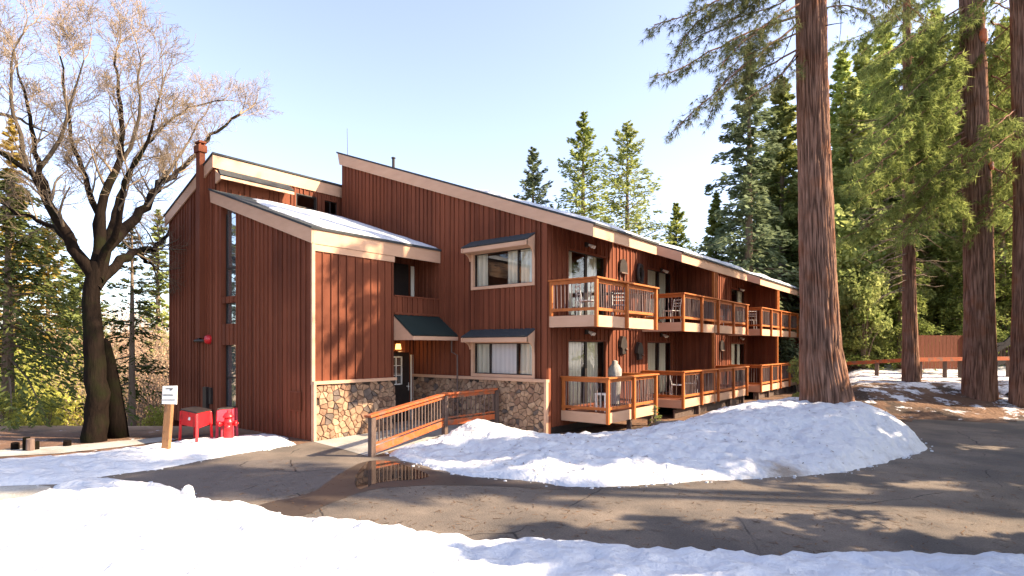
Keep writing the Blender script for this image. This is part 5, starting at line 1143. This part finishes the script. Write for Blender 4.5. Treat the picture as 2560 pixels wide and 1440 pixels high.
# ---- the bare oak on the left
def bare_tree(base, limbs, label, seed):
    rng = np.random.default_rng(seed); o = empty('bare_oak', base, label, 'tree'); tk = MB(); cr = MB(); up = np.array([0, 0, 1.0])
    def grow(p, d, L_, r, lv):
        n = {1: 7, 2: 6, 3: 5, 4: 4}[lv]; pts = [p]; rad = [r]
        for i in range(n):
            d = d+rng.normal(size=3)*.16+up*(.10 if lv < 3 else .05); d /= np.linalg.norm(d); pts.append(pts[-1]+d*L_/n); rad.append(max(.0038, r*(1-.75*(i+1)/n)))
        z = pts[-1][2]; cr.tube(pts, rad, 5 if lv == 1 else (4 if lv == 2 else 3), float(np.clip((0 if r > .03 else .08)+max(0, z-2.5)*.085+rng.normal()*.08, 0, 1)), cap=False)
        if lv < 4:
            k_ = {1: 8, 2: 6, 3: 4}[lv]
            for k in range(k_):
                t = .18+.82*(k+rng.uniform())/k_; x = t*n; i = min(int(x), n-1); q = pts[i]+(pts[i+1]-pts[i])*(x-i); dd = pts[i+1]-pts[i]; dd /= np.linalg.norm(dd)
                s = rng.normal(size=3); s -= dd*(s@dd); s /= np.linalg.norm(s); e = dd*.75+s*rng.uniform(.45, .95); e /= np.linalg.norm(e)
                grow(q, e, L_*rng.uniform(.45, .78)*(1.1-.4*t), max(.0055, r*(1-.75*t)*.5), lv+1)
    for idx, (li, r0, r1) in enumerate(limbs):
        P = np.array(li); Lc = np.concatenate([[0], np.cumsum(np.linalg.norm(np.diff(P, axis=0), axis=1))]); n = max(8, int(Lc[-1]/.35)); S_ = np.linspace(0, Lc[-1], n); Q = np.stack([np.interp(S_, Lc, P[:, k]) for k in range(3)], 1)
        for _ in range(2): Q[1:-1] = Q[1:-1]*.5+(Q[:-2]+Q[2:])*.25
        Q[1:-1] += rng.normal(size=Q[1:-1].shape)*.035
        rad = np.linspace(r0, r1, n); (tk if r0 > .075 else cr).tube(Q, rad, 10 if r0 > .075 else 6, .12 if r0 <= .09 else .45, cap=False)
        m_ = int(Lc[-1]*2.5) if idx else 0
        for k in range(m_):
            t = .34+.66*(k+rng.uniform())/m_; x = t*(n-1); i = min(int(x), n-2); q = Q[i]+(Q[i+1]-Q[i])*(x-i); dd = Q[i+1]-Q[i]; dd /= np.linalg.norm(dd)
            s = rng.normal(size=3); s -= dd*(s@dd); s /= np.linalg.norm(s); e = dd*.6+s*.8+up*.25; e /= np.linalg.norm(e); r_ = np.interp(x, np.arange(n), rad)
            grow(q, e, rng.uniform(.8, 1.45)*(1.15-.35*t), max(.010, r_*.40), 2 if rng.random() < .7 else 1)
        if idx == 0: continue
        dd = Q[-1]-Q[-2]; dd /= np.linalg.norm(dd); grow(Q[-1], dd, 1.3, r1, 1); grow(Q[-1], dd+rng.normal(size=3)*.3, 1.1, r1*.8, 2)
    tk.build('trunk', M['barkdark'], o, True); cr.build('crown', M['twig'], o, True); return o
W_ = 15.3
b = at(240, 1112, W_)
lim = [(L((238,1128,W_),(244,1085,W_),(246,1050,W_),(240,930,W_),(226,800,W_),(232,700,W_),(240,655,W_)), .31, .18),
       (L((240,700,W_),(262,640,W_+.4),(275,600,W_+.8),(330,560,W_+2),(400,460,W_+4),(450,425,W_+5.5),(490,385,W_+6.3),(530,330,W_+7),(600,285,W_+7.5)), .17, .04),
       (L((238,720,W_),(300,650,W_+1),(350,628,W_+3),(410,608,W_+5.5),(425,570,W_+6.5)), .14, .05),
       (L((345,628,W_+2.8),(372,655,W_+3.6),(385,672,W_+4)), .09, .03),
       (L((236,690,W_),(190,620,W_-.3),(150,590,W_-.5),(120,490,W_-.7),(70,420,W_-.8),(0,380,W_-1)), .17, .05),
       (L((120,490,W_-.6),(100,420,W_-.3),(78,360,W_),(95,320,W_),(60,250,W_),(40,150,W_)), .085, .02),
       (L((240,660,W_),(250,560,W_+.3),(262,470,W_+.5),(305,400,W_+.7),(312,340,W_+.8),(300,240,W_+.9),(290,130,W_+1)), .15, .02),
       (L((240,690,W_),(246,610,W_+.3),(240,520,W_+.6),(215,440,W_+.9),(185,370,W_+1.1),(165,250,W_+1.2),(150,140,W_+1.2)), .11, .02),
       (L((242,690,W_),(268,610,W_-.2),(300,540,W_-.5),(310,470,W_-.8),(340,400,W_-1),(380,330,W_-1.1),(400,240,W_-1.2)), .10, .02),
       (L((262,640,W_+.4),(285,520,W_+1.6),(350,380,W_+3.5),(420,300,W_+5),(470,270,W_+6),(560,250,W_+7)), .085, .02),
       (L((400,460,W_+4),(440,400,W_+5.5),(480,340,W_+6.5),(510,290,W_+7)), .07, .02),
       (L((190,620,W_-.3),(130,560,W_+.3),(60,540,W_+.6),(-30,500,W_+1)), .09, .02),
       (L((100,420,W_-.2),(150,330,W_-.2),(190,250,W_-.3),(210,150,W_-.3)), .06, .015),
       (L((-60,300,W_),(0,270,W_),(50,300,W_),(120,330,W_)), .06, .02),
       (L((305,400,W_+.7),(345,310,W_+.6),(360,200,W_+.5),(345,120,W_+.5)), .06, .012),
       (L((70,420,W_-.8),(40,300,W_-.9),(20,200,W_-1),(60,80,W_-1)), .06, .015)]
OAK = bare_tree(b, lim, 'large bare oak with a dark forked trunk and fine pinkish twigs left of the lodge', 3)
mb = MB(); mb.tube(L((292,1098,15.9),(290,1040,15.9),(280,960,15.9),(270,900,15.9),(266,858,15.9),(263,846,15.9)), [.30,.24,.20,.17,.10,.03], 12, .1); o = mb.build('broken_snag', M['barkdark'], smooth=True); tag(o, 'dark broken off trunk leaning against the bare oak', 'dead tree')

# ---- conifers behind the lodge (each its own crown)
def back_tree(px, top, dep, Rpx, leaf, label, seed, shape='fir', group=None, name='conifer', **kw):
    g = at(px, YH, dep); zb = terr(g[0], g[1]); H = CAM[2]+(YH-top)/F*dep-zb; R = Rpx/F*dep
    return conifer(name, (g[0], g[1], zb-.1), H, R, leaf, kw.pop('bark', 'barkgrey'), label, seed, shape=shape, group=group, **kw)
A = dict(nb=105, nl=90, leafL=.50, leafW=.17, droop=.02, base_frac=.3)
back_tree(1333, 368, 58, 120, 'leafblue', 'shortest of the three conifers close together above the roof, left of the tall pair', 51, **A)
back_tree(1458, 282, 58, 150, 'leafmid', 'tallest pointed conifer above the roof ridge', 52, **{**A, 'nb': 135})
back_tree(1568, 305, 60, 175, 'leafyel', 'broad sunlit conifer above the roof, right of the tallest one', 53, **{**A, 'nb': 135})
back_tree(1690, 508, 62, 95, 'leafmid', 'small conical conifer just clearing the roof at mid picture', 54, **A)
back_tree(1515, 540, 66, 110, 'leafyel', 'low pale green conifer top showing between the two tall ones', 56, **A)
b_ = at(1545, 600, 56); broadleaf('golden_shrub', (b_[0], b_[1], 5.5), 9.2-1, 2.0, 'leafgold', 'small golden leaved tree top peeking over the roof edge', 55, n=1600, leafL=.5, low=.5)
# the big blue-green fir left of the huge pine and its neighbours
back_tree(1872, 108, 34, 165, 'leafblue', 'tall ragged blue green fir behind the far end of the lodge', 61, nb=150, nl=150, leafL=.40, leafW=.15, droop=.30, r0=.30, base_frac=.05)
back_tree(1955, 190, 40, 150, 'leafyel', 'yellow green cedar just left of the huge pine', 62, shape='cedar', nb=170, nl=150, leafL=.45, leafW=.2)
back_tree(1790, 480, 46, 100, 'leafmid', 'mid green conifer left of the ragged fir', 63, nb=130, nl=110, leafL=.45, leafW=.2)
back_tree(1925, 350, 44, 150, 'leafmid', 'dense mid green conifer between the ragged fir and the huge pine', 64, shape='cedar', nb=160, nl=140, leafL=.45, leafW=.2)
# forest on the right: prototypes then copies
G = 'forest conifers on the right'
protos = [back_tree(2130, 190, 36, 175, 'leafyel', 'yellow green sunlit conifer in the forest right of the huge pine', 71, nb=170, nl=170, leafL=.40, leafW=.16, group=G, name='forest_conifer', base_frac=.06),
          back_tree(2210, 60, 40, 185, 'leafmid', 'mid green conifer in the forest right of the huge pine', 72, nb=180, nl=170, leafL=.42, leafW=.17, group=G, name='forest_conifer', base_frac=.06),
          back_tree(2340, 20, 42, 190, 'leafdark', 'dark green conifer in the forest right of the huge pine', 73, nb=180, nl=170, leafL=.42, leafW=.17, group=G, name='forest_conifer', base_frac=.05)]
pl0 = ['yellow green sunlit conifer in the forest right of the huge pine', 'mid green conifer in the forest right of the huge pine', 'dark green conifer in the forest right of the huge pine']
rnd = random.Random(12)
for (px, dep, k, s) in ((2105,44,1,1.0),(2160,52,2,1.05),(2185,33,0,.55),(2240,48,0,1.1),(2290,36,2,.8),(2310,55,1,1.2),(2370,34,0,.7),(2395,48,2,1.1),(2430,38,1,.9),(2470,56,0,1.2),(2500,33,2,.75),(2530,44,1,1.1),(2570,36,2,.9),(2610,50,1,1.2),(2660,40,0,1.0),(2330,64,2,1.3),(2210,66,1,1.3),(2120,64,0,1.15),(2450,70,2,1.3),(2560,66,0,1.3),(2030,60,2,.95),(1990,56,1,.8),(2090,38,2,.45),(2250,31,1,.38),(2140,31,0,.34),(2420,31.5,2,.36),(2345,46,1,.6),(2190,41,2,.6),(2500,40,0,.55),(2720,44,2,1.1),(2760,34,1,.9)):
    g = at(px, YH, dep); z = terr(g[0], g[1])-.1; place(protos[k], (g[0], g[1], z), s, rnd.uniform(0, 6.28), pl0[k])
for (px, dep, s_, nm) in ((2145, 33, 1.0, 0), (2225, 38, 1.3, 1), (2330, 35, 1.1, 2), (2395, 40, 1.4, 3), (2500, 36, 1.2, 4), (2180, 48, 1.7, 5), (2290, 50, 1.8, 6), (2530, 48, 1.7, 7), (2070, 46, 1.5, 8), (2440, 52, 1.9, 9), (2100, 54, 2.0, 10), (1985, 46, 1.2, 11), (2160, 30.5, .55, 12), (2400, 33, .6, 13), (2330, 34, .7, 14), (2250, 33, .7, 15), (2545, 32, .6, 16), (2360, 60, 2.3, 17), (2480, 62, 2.4, 18), (2230, 60, 2.3, 19)):
    g = at(px, YH, dep); z = terr(g[0], g[1])-.1
    if nm == 0: lf = broadleaf('leafy_tree', (g[0], g[1], z), 9.0, 3.4, 'leafyel', 'light green leafy tree among the forest conifers on the right', 87, n=5200, leafL=.34, clumps=34, low=.12, group='leafy trees in the forest on the right')
    else: place(lf, (g[0], g[1], z), s_, rnd.uniform(0, 6))
# understory on the right
G = 'green bushes at the forest edge'
ub = broadleaf('bush', (0, 0, 0), 2.2, 1.6, 'leafmid', 'green leafy bush at the forest edge behind the low railing', 81, n=1500, leafL=.22, cat='bush', group=G, low=.05)
spots = [(2130,34),(2180,36),(2230,35),(2160,32.5),(2440,36),(2500,35),(2380,37),(2300,37),(2540,33),(2100,40),(2060,40),(2120,31)]
for i, (px, dep) in enumerate(spots):
    g = at(px, YH, dep); loc = (g[0], g[1], terr(g[0], g[1])-.1)
    if i == 0: ub.location = loc
    else: place(ub, loc, rnd.uniform(.7, 1.4), rnd.uniform(0, 6), None)
# shrub beside the far balconies and a fir sapling under the first one
g = at(2000, 1000, 22.5); broadleaf('bush', (g[0], g[1], .1), 2.0, .75, 'leafyel', 'thin yellow green shrub at the left foot of the huge pine', 83, n=900, leafL=.13, cat='bush', low=.05)
g = at(1638, 1075, 17.0); conifer('fir_sapling', (g[0], g[1], .0), .75, .38, 'leafyel', 'barkgrey', 'tiny fir sapling by the corner of the first lower balcony', 84, nb=26, nl=22, leafL=.09, leafW=.03, r0=.02, cat='sapling')

# ---- left background
G = 'conifers behind the bare oak'
def lt(px, top, dep, Rpx, leaf, label, seed, **kw): return back_tree(px, top, dep, Rpx, leaf, label, seed, group=kw.pop('group', G), **kw)
lt(20, 430, 21, 340, 'leafdeep', 'dark spreading conifer with long low boughs at the left edge', 91, nb=150, nl=150, leafL=.26, leafW=.09, droop=.40, base_frac=.24, gap=.1, r0=.2)
lt(330, 560, 23, 150, 'leafdeep', 'dark thin conifer with sparse boughs between the oak and the wing', 92, nb=75, nl=80, leafL=.22, leafW=.08, droop=.3, base_frac=.25, gap=.25, r0=.12)
lt(30, 285, 46, 95, 'leafgold', 'golden lit tree top high behind the oak at the left edge', 93, nb=100, nl=60, leafL=.6, leafW=.28, shape='cedar')
lt(200, 640, 50, 120, 'leafyel', 'olive conifer far behind the oak trunk', 94, nb=100, nl=60, leafL=.6, leafW=.26, shape='cedar')
lt(120, 560, 54, 120, 'leafgold', 'golden brown tree behind the olive conifer', 95, nb=100, nl=60, leafL=.6, leafW=.26, shape='cedar')
lt(395, 520, 50, 70, 'leafyel', 'yellow green tree top against the wing corner', 96, nb=90, nl=50, leafL=.5, leafW=.22, shape='cedar')
# pink-tan leafless thickets and yellow-green brush on the slope
G = 'bare tan thickets on the slope'
def thicket(base, H, R, seed, label, group, mat='litter', n=2600, leafL=.10):
    rng = np.random.default_rng(seed); o = empty('bare_thicket', base, label, 'thicket', group); mb = MB(); C = []
    for k in range(46):
        a = rng.uniform(0, 6.28); p = np.array([base[0]+R*.3*rng.uniform(-1,1), base[1]+R*.3*rng.uniform(-1,1), base[2]]); d = np.array([math.cos(a)*.35, math.sin(a)*.35, 1.0]); pts = [p]
        for i in range(6): d = d+rng.normal(size=3)*.16; d /= np.linalg.norm(d); pts.append(pts[-1]+d*H*rng.uniform(.14, .2))
        mb.tube(pts, [.03,.025,.02,.015,.01,.008,.005], 4, rng.uniform(.4, 1), cap=False)
        for q in range(9):
            i = rng.integers(1, 6); e = pts[i]+rng.normal(size=3)*H*.12+np.array([0,0,H*.06]); mb.tube([pts[i], (pts[i]+e)/2+rng.normal(size=3)*.05, e], [.010,.007,.004], 3, rng.uniform(.5, 1), cap=False)
            C.append(e+rng.normal(size=(n//414+1, 3))*H*.07)
    C = np.concatenate(C); Aa = rng.normal(size=C.shape); Aa /= np.linalg.norm(Aa, axis=1)[:, None]; v, f, t = leaf_quads(C, Aa, leafL, leafL*.5, rng.uniform(0, 1, len(C)), rng)
    mb.build('stem', M['twig'], o, True); mesh_obj('crown', v, f, M[mat], o, t); return o
g = at(330, YH, 28); th = thicket((g[0], g[1], terr(g[0], g[1])-.1), 5.5, 2.6, 101, 'pinkish tan leafless thicket on the slope behind the oak', G)
for (px, dep, s) in ((395,27,1.0),(280,33,1.1),(370,36,1.3),(430,34,1.3),(190,38,1.1),(120,42,1.1),(330,46,1.5),(420,46,1.5),(240,50,1.4),(60,50,1.3),(150,56,1.5),(0,44,1.1),(-60,50,1.3),(290,60,1.6),(400,60,1.6)):
    g = at(px, YH, dep); place(th, (g[0], g[1], terr(g[0], g[1])-.1), s, rnd.uniform(0, 6))
G = 'yellow green brush on the slope'
yb = broadleaf('bush', (0, 0, 0), 3.2, 2.0, 'brush', 'yellow green leafy brush on the slope left of the oak', 103, n=2600, leafL=.17, cat='bush', group=G, low=.03, clumps=18)
for i, (px, dep, s) in enumerate(((30,29,1.5),(95,30,1.4),(150,31,1.2),(-30,30,1.6),(60,34,1.9),(0,38,2.1),(130,38,1.9),(205,33,1.2),(395,24,.55),(360,30,.9),(-90,34,2.0),(240,38,1.6),(60,44,2.3),(320,42,1.5),(420,28,.9),(20,20.5,.45),(120,20.5,.4),(180,42,2.0))):
    g = at(px, YH, dep); loc = (g[0], g[1], terr(g[0], g[1])-.15)
    if i == 0: yb.location = loc; yb.scale = (s, s, s)
    else: place(yb, loc, s, rnd.uniform(0, 6))
# ---- the pines across the road, outside the picture on the right, that dapple the yard
G = 'pines across the road on the right'
def roadside(spots, label, bf, seed, H0=18.0, **kw):
    sp = conifer('roadside_pine', (0, 0, 0), H0, 3.0, 'leafmid', 'bark', label, seed, base_frac=bf, leafL=.45, leafW=.2, shape='pine', r0=.3, group=G, **kw)
    for i, (x, y, h, r_) in enumerate(spots):
        t_ = sp if i == 0 else copy_tree(sp); t_.location = (x, y, -.1); t_.scale = (r_/3.0, r_/3.0, h/H0); t_.rotation_euler = (0, 0, i*1.3)
roadside([(14, -2.0, 7.5, 2.2), (13, -4.2, 6.5, 2.2), (24, 7.5, 12.5, 3.0), (14.5, 4.6, 12.5, 2.7), (15.5, 7.2, 11, 2.8), (24, 11, 14, 3.4), (16.5, 11.5, 10, 3.2), (24, 18, 17, 3.4), (28, 27, 18, 3.6)], 'bushy pine across the road beyond the right edge of the picture', .16, 111, nb=120, nl=110, gap=.05)
roadside([(19.5, 4.7, 23, 2.8), (22.5, 6.0, 26, 2.6)], 'tall bare stemmed pine across the road beyond the right edge of the picture', .60, 112, nb=70, nl=90, gap=.1)
